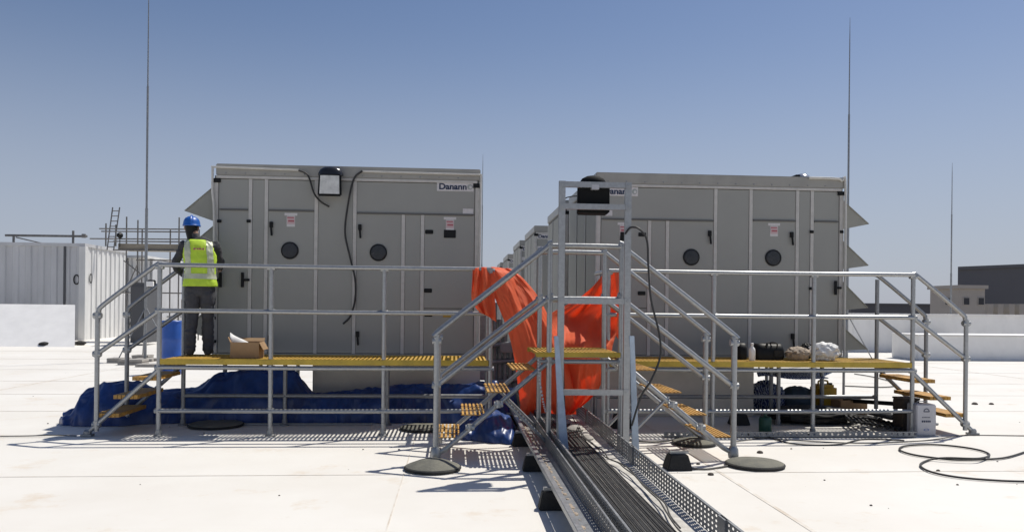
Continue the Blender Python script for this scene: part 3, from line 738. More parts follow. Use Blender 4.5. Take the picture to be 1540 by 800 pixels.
for x in (gx0, gx1):
    for z in (az(893, 278, GY), az(893, 311, GY), az(893, 453, GY), az(893, 590, GY)):
        MB().box(x - .03, x + .03, GY - .014, GY - .0075, z - .03, z + .03).lathe((x, GY - .0142, z), [(.012, 0), (.012, -.008), (.001, -.008)], 8, 'Y').build('gusset', 'galv', pf, smooth=0)
fl = thing('floodlight', (ax(893, GY + .1), GY + .1, az(893, 318, GY)), 'black floodlight seen from behind, bolted to the top of the portal frame', 'floodlight')
xa, xb, za, zb = ax(869, GY), ax(917.5, GY), az(893, 319, GY), az(893, 279, GY)
mb = MB(); y = GY + .06
mb.add([(xa, y, za), (xb, y, za), (xb, y, zb), (xa, y, zb), (xa + .01, y + .16, za - .01), (xb - .01, y + .16, za - .01), (xb - .01, y + .12, zb + .01), (xa + .01, y + .12, zb + .01)],
       [(0, 1, 2, 3), (7, 6, 5, 4), (0, 4, 5, 1), (1, 5, 6, 2), (2, 6, 7, 3), (3, 7, 4, 0)])
mb.build('housing', 'matte', fl, bevel=.012)
MB().lathe(((xa + xb) / 2, y + .07, zb - .02), [(.13, 0), (.133, .07), (.11, .105), (.06, .13), (.01, .138)], 20, sy=.6).build('dome', 'matte', fl)
MB().box(ax(888, GY), ax(899, GY), y - .07, y - .001, az(893, 285, GY), az(893, 278, GY)).build('bracket', 'tin', fl)
MB().box(xa + .02, xb - .02, y + .161, y + .168, za + .01, zb - .02).build('lens', 'lampglass', fl)
hang('lamp_cable', [at(869, 295, GY + .05), at(858, 296, GY + .05), at(848, 302, GY + .06), at(849, 330, GY + .08), at(849, 400, GY + .08), at(847, 520, GY + .08), at(850, 640, GY + .08)], .006, 'cable', 'thin black cable from the portal floodlight down the left upright')
hang('power_cable', [at(940, 352, GY - .05), at(949, 342, GY - .05), at(962, 345, GY - .1), at(973, 362, GY - .1), at(975, 400, GY - .1), at(979, 450, GY - .1), at(991, 500, GY - .1), at(993, 535, GY - .1), at(980, 570, GY - .1), at(964, 596, GY - .05), at(950, 640, GY)], .0105, 'cable', 'thick black cable looping down right of the portal frame')

# ------------------------------------------------------------------ cable tray
TX0, TX1 = .985, 1.585
TZ0, TZ1 = .175, .315
TY0, TY1 = 3.0, 26.0
tr = thing('cable_tray', ((TX0 + TX1) / 2, TY0, 0), 'wide galvanised cable tray with perforated sides running away between the units', 'cable tray')
def perforated(x, y0, y1, ym, z0, z1, rows, parent, name='side_wall', m='galvdark', flange=.02):
    mb = MB(); p = (z1 - z0) / rows; py_ = p * 2.3; n = int((ym - y0) / py_); r = p * .255; th = .003
    angs = [2 * math.pi * k / 8 for k in range(8)]
    for i in range(n):
        for j in range(rows):
            cy, cz = y0 + (i + .5) * py_, z0 + (j + .5) * p; h = p / 2; g_ = py_ / 2
            sq = [(g_, 0), (g_, h), (0, h), (-g_, h), (-g_, 0), (-g_, -h), (0, -h), (g_, -h)]
            vo = [(x, cy + a, cz + b) for a, b in sq]; vi = [(x, cy + r * 1.9 * math.cos(a), cz + r * math.sin(a)) for a in angs]
            mb.add(vo + vi, [(k, (k + 1) % 8, 8 + (k + 1) % 8, 8 + k) for k in range(8)])
    ye = y0 + n * py_
    mb.box(x - .0015, x + .0015, ye, y1, z0, z1)
    mb.box(x - flange if flange < 0 else x, x + abs(flange) if flange > 0 else x, y0, y1, z1, z1 + .004)
    return mb.build(name, m, parent, smooth=0)
perforated(TX1, 3.2, TY1, 10, TZ0 + .003, TZ1 + .02, 5, tr, flange=.018)
perforated(TX0, 3.2, TY1, 9, TZ0 + .003, TZ1, 5, tr, flange=.015)
fm = MB(); fm.box(TX0, TX1, TY0, TY1, TZ0 - .004, TZ0)
fm.build('tray_floor', 'dusty', tr, smooth=0)
for i in range(9):
    MB().box(TX1 - .012, TX1 + .012, 4.5 + i * 2.4, 4.62 + i * 2.4, TZ0 + .01, TZ1 + .024).build('coupler_plate', 'galvdark', tr)
tr2 = thing('cable_duct', (.85, TY0, 0), 'narrow lidded steel cable duct along the left of the wide tray', 'cable duct')
mb = MB(); mb.box(.755, .80, TY0, TY1, TZ0 - .004, .215); mb.build('outer_rail', 'galv', tr2, bevel=.004)
mb = MB(); mb.box(.802, .93, TY0, TY1, TZ0 - .006, TZ0); mb.build('floor', 'galvdark', tr2, smooth=0)
perforated(.932, 3.2, TY1, 9, TZ0, .29, 4, tr2, 'inner_wall', 'galvdark', .012)
dm = MB()
for i in range(260):
    y = 3.2 + random.random() ** 1.4 * 9; x = random.uniform(.805, .84); s = random.uniform(.006, .02)
    dm.lathe((x, y, TZ0), [(s, 0), (s * .8, s * .4), (s * .2, s * .6)], 6, sy=random.uniform(1, 2.5))
o = dm.build('dust_clumps', 'tanbag', tr2, smooth=0); o['kind'] = 'stuff'
# rubber sleepers under the trays
def sleeper(x, y, label, w_=.2, h_=.165, group='rubber support blocks under the cable tray', L=.13):
    t = thing('rubber_support', (x, y, 0), label, 'support block', group)
    mb = MB(); mb.add([(x - w_ / 2, y - L / 2, 0.002), (x + w_ / 2, y - L / 2, 0.002), (x + w_ / 2, y + L / 2, 0.002), (x - w_ / 2, y + L / 2, 0.002),
                       (x - w_ * .34, y - L * .34, h_ - .02), (x + w_ * .34, y - L * .34, h_ - .02), (x + w_ * .34, y + L * .34, h_ - .02), (x - w_ * .34, y + L * .34, h_ - .02)],
                      [(3, 2, 1, 0), (4, 5, 6, 7), (0, 1, 5, 4), (1, 2, 6, 5), (2, 3, 7, 6), (3, 0, 4, 7)]); mb.build('block', 'rubber', t, bevel=.008)
    MB().box(x - w_ * .3, x + w_ * .42, y - .02, y + .02, h_ - .0195, h_ + .004).build('channel', 'galv', t)
for i, (x, y) in enumerate(((.77, 4.75), (.765, 6.12), (.765, 7.55), (.765, 8.9), (.765, 10.4))):
    sleeper(x, y, ['black rubber block under the duct, nearest the camera', 'black rubber block under the duct, second from the camera', 'black rubber block under the duct beside the rail shadows', 'black rubber block under the duct below the blue tarp', 'black rubber block under the far part of the duct'][i])
for i, (x, y) in enumerate(((1.62, 8.3), (1.62, 10.8))):
    sleeper(x, y, ['rubber block below the right tray wall by the frame foot', 'rubber block under the wide tray behind the bridge'][i])
# cables lying in the tray
cbn = thing('cable_bundle', (1.15, TY0, TZ0), 'bundle of black power cables lying side by side in the wide tray', 'cables')
for k in range(26):
    x = TX0 + .028 + k * .0143; ph = random.uniform(0, 6); pts = []
    for i in range(46):
        y = TY0 + .2 + i * .42
        dx = .003 * math.sin(y * .9 + ph) + .006 * fn(y * .5, k * 3.1, 0) + max(0, (y - 9)) * .004 * (k % 3)
        pts.append((x + dx, y, TZ0 + .009 + .003 * (1 + math.sin(y * 1.7 + ph))))
    MB().tube(pts, .0066, 7).build('cable', 'cable' if k % 3 else 'cable2', cbn)
for k in range(2):
    ph = random.uniform(0, 6)
    pts = [(TX0 + .42 + .05 * math.sin(i * .45 + ph) + .035 * fn(i * .7, k * 5, 1) + .015 * k, 4.6 + i * .28 + k * .2, TZ0 + .03 + .02 * abs(math.sin(i * .8 + ph))) for i in range(22)]
    MB().tube(smooth_path(pts, 3), .006, 7).build('loose_cable', 'cable2', cbn)
# cable ties / packets of sand bag in tray beyond the bridge
for k, (x, y, s) in enumerate(((1.38, 8.9, .09), (1.30, 9.4, .10), (1.42, 8.3, .06))):
    mb = MB(); mb.lathe((x, y, TZ0), [(s, 0), (s * 1.05, s * .25), (s * .7, s * .55), (s * .1, s * .65)], 10, sy=1.6)
    tag(mb.build('dust_heap', 'concrete', None, loc=(x, y, TZ0)), ['grey heap of cement dust in the tray under the bridge', 'grey heap of cement dust in the tray behind the bridge', 'small cement lump in the tray by the right wall'][k], 'debris')
# perforated cable tray lying along the foot of the right platform
t = thing('cable_tray', (4.0, 9.45, 0), 'narrow perforated cable tray lying along the front of the right platform', 'cable tray')
mb = MB(); mb.box(ax(1000, 9.42), rp[3] - .05, 9.40, 9.403, .012, .03); mb.box(ax(1000, 9.42), rp[3] - .05, 9.40, 9.403, .06, .075)
n = int((rp[3] - 1.9) / .075)
for i in range(n):
    x = ax(1000, 9.42) + i * .075
    if x < rp[3] - .1: mb.box(x, x + .05, 9.40, 9.403, .03, .06)
mb.build('side_wall', 'galvdark', t, smooth=0)
MB().box(ax(1000, 9.42), rp[3] - .05, 9.404, 9.53, .010, .013).build('floor', 'galvdark', t, smooth=0)
t = thing('cable_tray', (-1, 9.5, 0), 'thin steel tray strip lying on the roof below the left platform edge', 'cable tray')
MB().box(lp[0] + .3, lp[2] - .2, PB - .02, PB + .02, .012, .03).build('floor', 'galvdark', t)

# ------------------------------------------------------------------ tarpaulins
def lerp_rows(rows, nr, nc):
    """rows: list of (list of points); resample to nr x nc smoothly"""
    rr = []
    for r in rows:
        P = smooth_path(r, 12); n = len(P) - 1
        rr.append([P[min(n, int(round(j / (nc - 1) * n)))] if n * 1.0 == 0 else P[int(j / (nc - 1) * n)].lerp(P[min(n, int(j / (nc - 1) * n) + 1)], j / (nc - 1) * n - int(j / (nc - 1) * n)) for j in range(nc)])
    cols = []
    for j in range(nc):
        P = smooth_path([r[j] for r in rr], 12); n = len(P) - 1
        cols.append([P[int(i / (nr - 1) * n)].lerp(P[min(n, int(i / (nr - 1) * n) + 1)], i / (nr - 1) * n - int(i / (nr - 1) * n)) for i in range(nr)])
    return [[cols[j][i] for j in range(nc)] for i in range(nr)]
def sheet(rows, nr, nc, fold, parent, name, m):
    G = lerp_rows(rows, nr, nc)
    for i in range(nr):
        for j in range(nc):
            G[i][j] = G[i][j] + Vector((0, fold(i / (nr - 1), j / (nc - 1), G[i][j]), 0))
    o = MB().grid(G).build(name, m, parent, smooth=60)
    sm = o.modifiers.new('solid', 'SOLIDIFY'); sm.thickness = .004
    return o
ot = thing('orange_tarp', (1.0, 9.6, 0), 'bright orange safety sheet draped across the gap behind the bridge', 'tarp')
def crease(u, v, k, s): return (1 - 2 * abs(fn(u, v, k, s)))
def fB(v, u, p): return .020 * crease(u * 1.2 + v * .5, v * .8, 2, 5) + .007 * crease(u, v, 7, 13) + .05 * math.sin(u * 11 + v * 3 + 2 * fn(u * 2, v * 2, 3)) * (.4 + .6 * v) + .035 * fn(u * 7, v * 3, 1) + .012 * fn(u * 22, v * 9, 2)
def row(pts): return [at(px, py, d) for px, py, d in pts]
front = [row([(726, 402, 9.66), (745, 401.5, 9.70), (768, 404, 9.85)]),
         row([(730, 413, 9.56), (757, 410, 9.6), (786, 418, 9.8)]),
         row([(741, 440, 9.5), (772, 432, 9.6), (806, 441, 9.8)]),
         row([(752, 466, 9.5), (785, 462, 9.55), (820, 465, 9.75)]),
         row([(763, 495, 9.5), (800, 490, 9.5), (836, 497, 9.7)]),
         row([(772, 530, 9.5), (812, 530, 9.45), (850, 530, 9.6)]),
         row([(778, 570, 9.5), (818, 570, 9.4), (860, 570, 9.5)]),
         row([(782, 603, 9.55), (822, 605, 9.45), (866, 604, 9.5)]),
         row([(783, 624, 9.7), (822, 622, 9.6), (868, 624, 9.6)])]
sheet(front, 110, 70, fB, ot, 'front_drape', 'orange')
back = [row([(908, 412, 10.0), (920, 409, 9.75), (935, 407, 9.55)]),
        row([(889, 433, 10.0), (911, 432, 9.85), (934, 430, 9.55)]),
        row([(866, 452, 10.1), (898, 454, 9.95), (933, 454, 9.6)]),
        row([(826, 474, 10.2), (880, 478, 10.05), (930, 478, 9.65)]),
        row([(826, 494, 10.0), (876, 497, 9.78), (927, 500, 9.7)]),
        row([(832, 512, 9.6), (876, 515, 9.38), (923, 515, 9.6)]),
        row([(842, 535, 9.5), (880, 538, 9.3), (919, 535, 9.55)]),
        row([(846, 565, 9.65), (880, 567, 9.5), (911, 563, 9.7)]),
        row([(848, 595, 9.65), (876, 597, 9.5), (898, 590, 9.65)]),
        row([(842, 626, 9.65), (858, 622, 9.55), (873, 612, 9.6)])]
def fC(v, u, p): return .022 * crease(u + v * .7, v * .9 - u * .4, 3, 5) + .007 * crease(u, v, 9, 12) + .05 * math.sin((u * 1.2 + v * .7) * 12 + 2 * fn(u * 2, v * 2, 8)) * (.3 + .7 * v) + .04 * fn(u * 6, v * 4, 6) + .012 * fn(u * 20, v * 14, 5)
sheet(back, 110, 70, fC, ot, 'back_drape', 'orange')
flap = [row([(711, 405, 9.55), (722, 402, 9.56), (742, 402, 9.6)]),
        row([(710, 425, 9.53), (724, 424, 9.52), (745, 425, 9.55)]),
        row([(709, 447, 9.53), (724, 450, 9.52), (744, 446, 9.55)]),
        row([(713, 458, 9.53), (727, 462, 9.52), (745, 460, 9.54)]),
        row([(722, 470, 9.53), (733, 475, 9.52), (746, 484, 9.54)])]
sheet(flap, 30, 24, lambda v, u, p: .03 * math.sin(u * 16 + v * 2) + .02 * fn(u * 6, v * 4, 4), ot, 'hanging_flap', 'orange')
rf = [row([(925, 405, 9.56), (936, 405, 9.56)]), row([(927, 440, 9.52), (936, 440, 9.53)]), row([(928, 475, 9.53), (933, 480, 9.54)]), row([(927, 505, 9.53), (931, 512, 9.54)])]
sheet(rf, 24, 10, lambda v, u, p: .02 * math.sin(v * 14 + u * 3), ot, 'hanging_flap', 'orange')

def heap(prof, y0, y1, nx, ny, seed, parent=None, wr=.05, wrs=3.0):
    """a draped heap: prof = [(x, front y, height, depth)]"""
    rows = []
    xs0, xs1 = prof[0][0], prof[-1][0]
    def P(x, k):
        for a, b in zip(prof, prof[1:]):
            if a[0] <= x <= b[0]:
                t = (x - a[0]) / (b[0] - a[0]); t = t * t * (3 - 2 * t); return a[k] + (b[k] - a[k]) * t
        return prof[-1][k]
    for i in range(nx + 1):
        x = xs0 + (xs1 - xs0) * i / nx; fy_, h, dp = P(x, 1), P(x, 2), P(x, 3); r = []
        for j in range(ny + 1):
            v = j / ny
            s = math.sin(math.pi * min(1, max(0, v))) ** .72
            y = fy_ + dp * (v ** 1.25) + .05 * fn(x * 2, v * 2, seed)
            rid = 1 - abs(fn(x * wrs + v * 2.2, v * wrs * 1.4, seed + 4)) + .34 * (.8 - abs(fn(x * wrs * 2.1 - v * 3, v * wrs * 2.6, seed + 14))) + .13 * (.8 - abs(fn(x * wrs * 4.6, v * wrs * 4, seed + 24)))
            y += .055 * (1 - 2 * abs(fn(x * wrs * 1.6 + 5, v * 4, seed + 31))) + .006 * (1 - 2 * abs(fn(x * wrs * 4, v * 8, seed + 37)))
            z = h * s * (1 + .10 * fn(x * 1.3, v * 2, seed + 2)) + wr * (rid - .75) * s ** .5 + wr * .22 * fn(x * wrs * 2.7, v * 9, seed + 7) * s
            r.append((x + .03 * fn(x * 3, v * 4, seed + 9), y, max(.006, z)))
        rows.append(r)
    return MB().grid(rows)
bt = thing('blue_tarp', (-2, 10.8, 0), 'long heap of blue tarpaulin lying under the left platform', 'tarp')
Xp = lambda px: ax(px, 10.9, 580)
heap([(Xp(110), 10.5, .10, .3), (Xp(124), 10.4, .16, .6), (Xp(142), 10.3, .42, .9), (Xp(170), 10.3, .50, .9), (Xp(212), 10.35, .50, .9), (Xp(240), 10.5, .38, .8), (Xp(285), 10.6, .40, .9), (Xp(330), 10.6, .57, 1.0), (Xp(390), 10.55, .68, 1.0), (Xp(440), 10.55, .64, .8), (Xp(475), 10.6, .34, .55), (Xp(540), 10.6, .40, .55), (Xp(605), 10.6, .44, .55), (Xp(680), 10.6, .46, .5), (Xp(742), 10.55, .52, .5), (Xp(770), 10.55, .44, .5), (Xp(782), 10.6, .05, .3)],
     0, 0, 420, 60, 3.3, wr=.075, wrs=3.2).build('drape', 'bluetarp', bt, smooth=60)
bt2 = thing('blue_tarp', (.55, 9.2, 0), 'loose end of blue tarpaulin spilling beside the narrow duct', 'tarp')
heap([(ax(683, 9.4), 9.45, .03, .5), (ax(705, 9.4), 9.2, .2, .9), (ax(745, 9.3), 9.0, .28, 1.2), (ax(770, 9.2), 8.95, .2, 1.3), (ax(786, 9.2), 9.05, .03, 1.2)], 0, 0, 70, 40, 8.1, wr=.08, wrs=4.5).build('drape', 'bluetarp', bt2, smooth=60)

# ------------------------------------------------------------------ the worker
PY = 10.3
foot = at(300, 533, PY); foot.z = ZD + .004
wk = thing('person', foot, 'worker in blue helmet and yellow hi-vis vest, back to camera', 'person')
FX, FYY, FZ = foot
def W(x, y, z): return Vector((FX + x, FYY + y, FZ + z))
def loft(mb, rings, n=18):
    """rings: (centre, rx, ry, optional axis dir)"""
    b = len(mb.v); N = len(rings)
    for i, rg in enumerate(rings):
        c, rx, ry = Vector(rg[0]), rg[1], rg[2]
        a = Vector(rings[max(0, i - 1)][0]); d = Vector(rings[min(N - 1, i + 1)][0]) - a
        d = d.normalized()
        ux = Vector((1, 0, 0)) if len(rg) < 4 else Vector(rg[3])
        ux = (ux - d * ux.dot(d)).normalized(); uy = d.cross(ux)
        for k in range(n):
            t = 2 * math.pi * k / n; cx, sy = math.cos(t), math.sin(t)
            mb.v.append(c + ux * rx * math.copysign(abs(cx) ** .85, cx) + uy * ry * math.copysign(abs(sy) ** .85, sy))
    for i in range(N - 1):
        for k in range(n):
            mb.f.append((b + i * n + k, b + i * n + (k + 1) % n, b + (i + 1) * n + (k + 1) % n, b + (i + 1) * n + k)); mb.mi.append(0)
    mb.f.append(tuple(b + k for k in range(n))[::-1]); mb.f.append(tuple(b + (N - 1) * n + k for k in range(n))); mb.mi += [0, 0]
TORSO = [(.80, .165, .125, 0, 0), (.90, .175, .13, 0, 0), (1.0, .168, .125, 0, 0), (1.10, .17, .125, 0, .005), (1.20, .185, .132, -.005, .01), (1.30, .195, .132, -.012, .02), (1.37, .19, .118, -.018, .03), (1.42, .155, .095, -.025, .035), (1.455, .095, .075, -.04, .045)]
body = MB()
loft(body, [(W(-.0, 0, .74), .13, .10)] + [(W(cx, cy, z), rx, ry) for z, rx, ry, cx, cy in TORSO])
loft(body, [(W(-.04, .045, 1.43), .068, .07), (W(-.08, .06, 1.49), .06, .064), (W(-.11, .075, 1.56), .06, .066)])
HD = (-.125, .10, 1.615)
loft(body, [(W(HD[0], HD[1] + .015, 1.505), .035, .04), (W(HD[0], HD[1] + .01, 1.53), .062, .078), (W(HD[0], HD[1], 1.58), .075, .095), (W(HD[0], HD[1], 1.63), .079, .10), (W(HD[0], HD[1], 1.68), .072, .093), (W(HD[0], HD[1], 1.715), .045, .06), (W(HD[0], HD[1], 1.725), .01, .015)])
# face: nose, brow, chin, ears
loft(body, [(W(HD[0], HD[1] + .092, 1.635), .008, .01), (W(HD[0], HD[1] + .112, 1.60), .014, .014), (W(HD[0], HD[1] + .097, 1.59), .018, .01)], 8)
for s in (-1, 1):
    loft(body, [(W(HD[0] + s * .078, HD[1] - .005, 1.57), .009, .012), (W(HD[0] + s * .087, HD[1] - .012, 1.60), .011, .022), (W(HD[0] + s * .085, HD[1] - .012, 1.63), .010, .02)], 8)
# legs
for s, fx, fy in ((-1, -.115, -.03), (1, .10, .06)):
    loft(body, [(W(s * .085, 0, .86), .095, .115), (W(s * .092, .005, .72), .098, .112), (W(s * .095, .012, .55), .084, .092), (W(s * .10, .02 + fy * .4, .44), .074, .080), (W(fx * .98, .01 + fy * .7, .30), .072, .080), (W(fx, -.005 + fy, .14), .068, .074), (W(fx, fy - .01, .05), .072, .082)])
    loft(body, [(W(fx, fy - .05, .10), .045, .05), (W(fx, fy - .055, .045), .05, .055), (W(fx, fy + .02, .045), .052, .048), (W(fx + s * .012, fy + .10, .038), .052, .038), (W(fx + s * .018, fy + .17, .03), .044, .03), (W(fx + s * .018, fy + .195, .026), .02, .018)], 12)
# arms with hands
def arm(sh, el, wr_, hand_dir, thumb_side):
    sh, el, wr_ = W(*sh), W(*el), W(*wr_)
    loft(body, [(sh + (sh - el).normalized() * .03, .055, .055), (sh, .068, .07), (sh.lerp(el, .35), .062, .064), (sh.lerp(el, .8), .054, .055), (el, .053, .053), (el.lerp(wr_, .3), .050, .052), (el.lerp(wr_, .75), .042, .042), (wr_, .038, .038)], 14)
    d = Vector(hand_dir).normalized(); sd = Vector(thumb_side); sd = (sd - d * sd.dot(d)).normalized(); nn = d.cross(sd)
    loft(body, [(wr_ - d * .02, .022, .028, nn), (wr_ + d * .03, .018, .038, nn), (wr_ + d * .085, .016, .043, nn), (wr_ + d * .10, .012, .04, nn)], 12)
    for k, (o_, ln) in enumerate(((.031, .072), (.011, .080), (-.010, .074), (-.030, .058))):
        p0 = wr_ + d * .085 + sd * o_; c = nn * (-.018 - .006 * k)
        body.tube([p0, p0 + d * ln * .45 + c * .35, p0 + d * ln * .8 + c * 1.1, p0 + d * ln * .92 + c * 1.9], [.0105, .0100, .0095, .0085], 8)
    p0 = wr_ + d * .03 + sd * .028
    body.tube([p0, p0 + d * .03 + sd * .03, p0 + d * .065 + sd * .036], [.0135, .0125, .0105], 8)
arm((-.195, .03, 1.385), (-.335, .08, 1.14), (-.25, .29, 1.02), (.45, .85, .1), (.3, -.3, 1))
arm((.175, .03, 1.385), (.235, .20, 1.18), (.215, .45, 1.12), (.02, 1, -.05), (-.4, 0, 1))
me = body.mesh('body', foot, 0)
ob = bpy.data.objects.new('body', me); COL.objects.link(ob)
rm = ob.modifiers.new('r', 'REMESH'); rm.mode = 'VOXEL'; rm.voxel_size = .0085
sm = ob.modifiers.new('s', 'SMOOTH'); sm.factor = .5; sm.iterations = 3
dg = bpy.context.evaluated_depsgraph_get(); dg.update()
me2 = bpy.data.meshes.new_from_object(ob.evaluated_get(dg)); bpy.data.objects.remove(ob); me2.name = 'body'
# cloth creases
for v in me2.vertices:
    c = v.co; n_ = v.normal
    if c.z < .10 or (c.y > .33 and c.z > 1.0) or c.z > 1.45: continue
    k = .014 * fn(c.x * 8, c.y * 8, c.z * 13) + .013 * (.5 - abs(fn(c.x * 9 + 4 + c.z * 5, c.y * 9, c.z * 17)))
    if c.z < .35: k += .0025 * math.sin(c.z * 95 + 3 * fn(c.x * 6, c.y * 6, 0))
    v.co = c + n_ * k
for k in ('shirt', 'trouser', 'boot', 'skin'): me2.materials.append(M[k])
for p in me2.polygons:
    c = p.center
    if c.z < .075: i = 2
    elif c.z < .90: i = 1
    elif c.z > 1.53 and c.y > -.2: i = 3
    elif (c.y > .345 and c.x < 0 and c.z < 1.2) or (c.y > .455 and c.z < 1.2): i = 3
    else: i = 0
    p.material_index = i
me2.shade_smooth()
bo = bpy.data.objects.new('body', me2); COL.objects.link(bo); bo.parent = wk
# hair
MB_h = MB(); loft(MB_h, [(W(HD[0] + .03, HD[1] - .045, 1.445), .075, .06), (W(HD[0] + .01, HD[1] - .03, 1.50), .07, .068), (W(HD[0], HD[1] - .018, 1.56), .078, .086), (W(HD[0], HD[1] - .008, 1.62), .085, .10), (W(HD[0], HD[1] - .005, 1.68), .079, .098), (W(HD[0], HD[1], 1.72), .05, .06)])
MB_h.build('hair', 'black', wk)
# helmet
hm = MB(); hc = W(HD[0] + .0, HD[1] - .002, 1.625)
prof = [(.125, 0), (.126, .008), (.118, .02), (.115, .045), (.106, .075), (.086, .102), (.05, .122), (.004, .13)]
hm.lathe(hc, prof, 28, sx=.93, sy=1.13)
hm.build('hard_hat', 'helmet', wk)
hm2 = MB(); hm2.tube([hc + Vector((0, 1.13 * .112 * math.cos(a) * 1.0, .025 + .108 * math.sin(a))) for a in [math.pi * k / 12 for k in range(13)]], .012, 8); hm2.build('helmet_ridge', 'helmet', wk)
hm3 = MB(); hm3.lathe(hc + Vector((0, .085, .004)), [(.095, -.004), (.1, 0), (.095, .006), (.02, .01)], 20, sx=.9); hm3.build('helmet_peak', 'helmet', wk)
# vest
def torso_at(z):
    T = TORSO
    for a, b in zip(T, T[1:]):
        if a[0] <= z <= b[0]:
            t = (z - a[0]) / (b[0] - a[0]); return [a[k] + (b[k] - a[k]) * t for k in range(1, 5)]
    return list(T[-1][1:])
def vest_pt(th, z, off):
    rx, ry, cx, cy = torso_at(z); c_, s_ = math.cos(th), math.sin(th)
    cr = .009 * (.6 - abs(fn(math.cos(th) * 3 + z * 4, math.sin(th) * 3, z * 10))) + .005 * fn(math.cos(th) * 8, math.sin(th) * 8, z * 20)
    fl = .025 * max(0, (1.0 - z) / .15)
    return W(cx + (rx + off + cr + fl) * math.copysign(abs(c_) ** .85, c_), cy + (ry + off + cr + fl * .6) * math.copysign(abs(s_) ** .85, s_), z)
def vest_patch(z0, z1, off, keep, name, m, parent, nz=40, nt=80):
    mb = MB(); idx = {}
    for i in range(nz):
        for j in range(nt):
            za, zb = z0 + (z1 - z0) * i / nz, z0 + (z1 - z0) * (i + 1) / nz; ta, tb = 2 * math.pi * j / nt, 2 * math.pi * (j + 1) / nt
            if not keep((ta + tb) / 2, (za + zb) / 2, torso_at((za + zb) / 2)): continue
            q = []
            for th, z in ((ta, za), (tb, za), (tb, zb), (ta, zb)):
                key = (round(th / (2 * math.pi) * nt) % nt, round((z - z0) / (z1 - z0) * nz))
                if key not in idx: idx[key] = len(mb.v); mb.v.append(vest_pt(th, z, off))
                q.append(idx[key])
            mb.f.append(tuple(q)); mb.mi.append(0)
    o = mb.build(name, m, parent, smooth=60)
    return o
def vk(th, z, T):
    x = T[0] * math.copysign(abs(math.cos(th)) ** .85, math.cos(th))
    if z > 1.20 and abs(x) > .20 - (z - 1.20) * .25: return False
    if z > 1.40 and math.sin(th) > 0 and abs(x) < .05: return False
    return True
vs_ = vest_patch(.862, 1.45, .022, vk, 'hi_vis_vest', 'hivis', wk)
so_ = vs_.modifiers.new('s', 'SOLIDIFY'); so_.thickness = .006; so_.offset = -1
vest_patch(.955, 1.02, .0265, lambda th, z, T: True, 'reflective_strip', 'reflect', vs_, 5, 80)
def strap(sg):
    def k(th, z, T):
        x = T[0] * math.copysign(abs(math.cos(th)) ** .85, math.cos(th)); return vk(th, z, T) and .088 < x * sg < .155
    return k
for sg in (-1, 1): vest_patch(1.02, 1.44, .0262, strap(sg), 'reflective_strip', 'reflect', vs_, 40, 160)
mb = MB()
for k, (x, wd) in enumerate(((-.06, .03), (-.022, .022), (.01, .03), (.048, .025))):
    mb.box(FX + x - wd / 2, FX + x + wd / 2, FYY - .1485, FYY - .147, FZ + 1.325 - .01, FZ + 1.325 + .012)
o = mb.build('printed_lettering', 'red', vs_, smooth=0)

wk.rotation_euler = (0, 0, .2); wk.scale = (.94, .97, 1)
# ------------------------------------------------------------------ things on the decks
def carton(x0, x1, y0, y1, z0, z1, label, flaps=True):
    t = thing('cardboard_box', ((x0 + x1) / 2, y0, z0), label, 'box')
    th = .006; m = MB()
    m.box(x0, x1, y0, y0 + th, z0, z1); m.box(x0, x1, y1 - th, y1, z0, z1); m.box(x0, x0 + th, y0 + th, y1 - th, z0, z1 - .002); m.box(x1 - th, x1, y0 + th, y1 - th, z0, z1 - .002); m.box(x0 + th, x1 - th, y0 + th, y1 - th, z0, z0 + th)
    m.build('box_body', 'card', t, smooth=0)
    if flaps:
        MB().bar((x1, (y0 + y1) / 2, z1), (x1 + .05, (y0 + y1) / 2, z1 - .09), y1 - y0, .006, (1, 0, 1)).build('flap', 'card', t, smooth=0)
        MB().bar((x0, (y0 + y1) / 2, z1), (x0 - .03, (y0 + y1) / 2, z1 + .06), y1 - y0, .006, (1, 0, 1)).build('flap', 'card', t, smooth=0)
        MB().bar(((x0 + x1) / 2, y1, z1), ((x0 + x1) / 2, y1 + .05, z1 + .04), x1 - x0, .006, (0, 0, 1)).build('flap', 'card', t, smooth=0)
    return t
zk = ZD + .005
carton(ax(348, 9.75), ax(391, 9.75), 9.72, 9.98, zk, zk + .19, 'open cardboard box near the left end of the yellow deck')
def crumple(c, sx, sy, sz, seed, amp=.25, n=22, fr=3.0):
    mb = MB(); rows = []
    for i in range(n + 1):
        ph = math.pi * i / n; r = []
        for j in range(n * 2 + 1):
            th = 2 * math.pi * (j % (n * 2)) / (n * 2)
            d = Vector((math.sin(ph) * math.cos(th), math.sin(ph) * math.sin(th), math.cos(ph)))
            k = 1 + amp * (1 - 2 * abs(fn(d.x * fr, d.y * fr, d.z * fr + seed))) * .6 + amp * .5 * fn(d.x * fr * 2.7, d.y * fr * 2.7, d.z * fr * 2.7 + seed)
            z = max(-.98, d.z * k)
            r.append((c[0] + d.x * k * sx, c[1] + d.y * k * sy, c[2] + sz * (z + 1) * .5))
        rows.append(r)
    return mb.grid(rows)
def lump(name, c, sx, sy, sz, m, label, cat, seed, amp=.25, fr=3.0):
    o = crumple(c, sx, sy, sz, seed, amp, 22, fr).build(name, m, None, loc=c, smooth=50); return tag(o, label, cat)
c = at(357, 513, 9.85)
g_ = MB().grid(lerp_rows([[at(346, 500, 9.8), at(350, 503, 9.85), at(353, 506, 9.9)], [at(346, 508, 9.76), at(358, 509, 9.84), at(364, 510, 9.9)], [at(349, 518, 9.78), at(362, 519, 9.84), at(376, 516, 9.9)]], 12, 12))
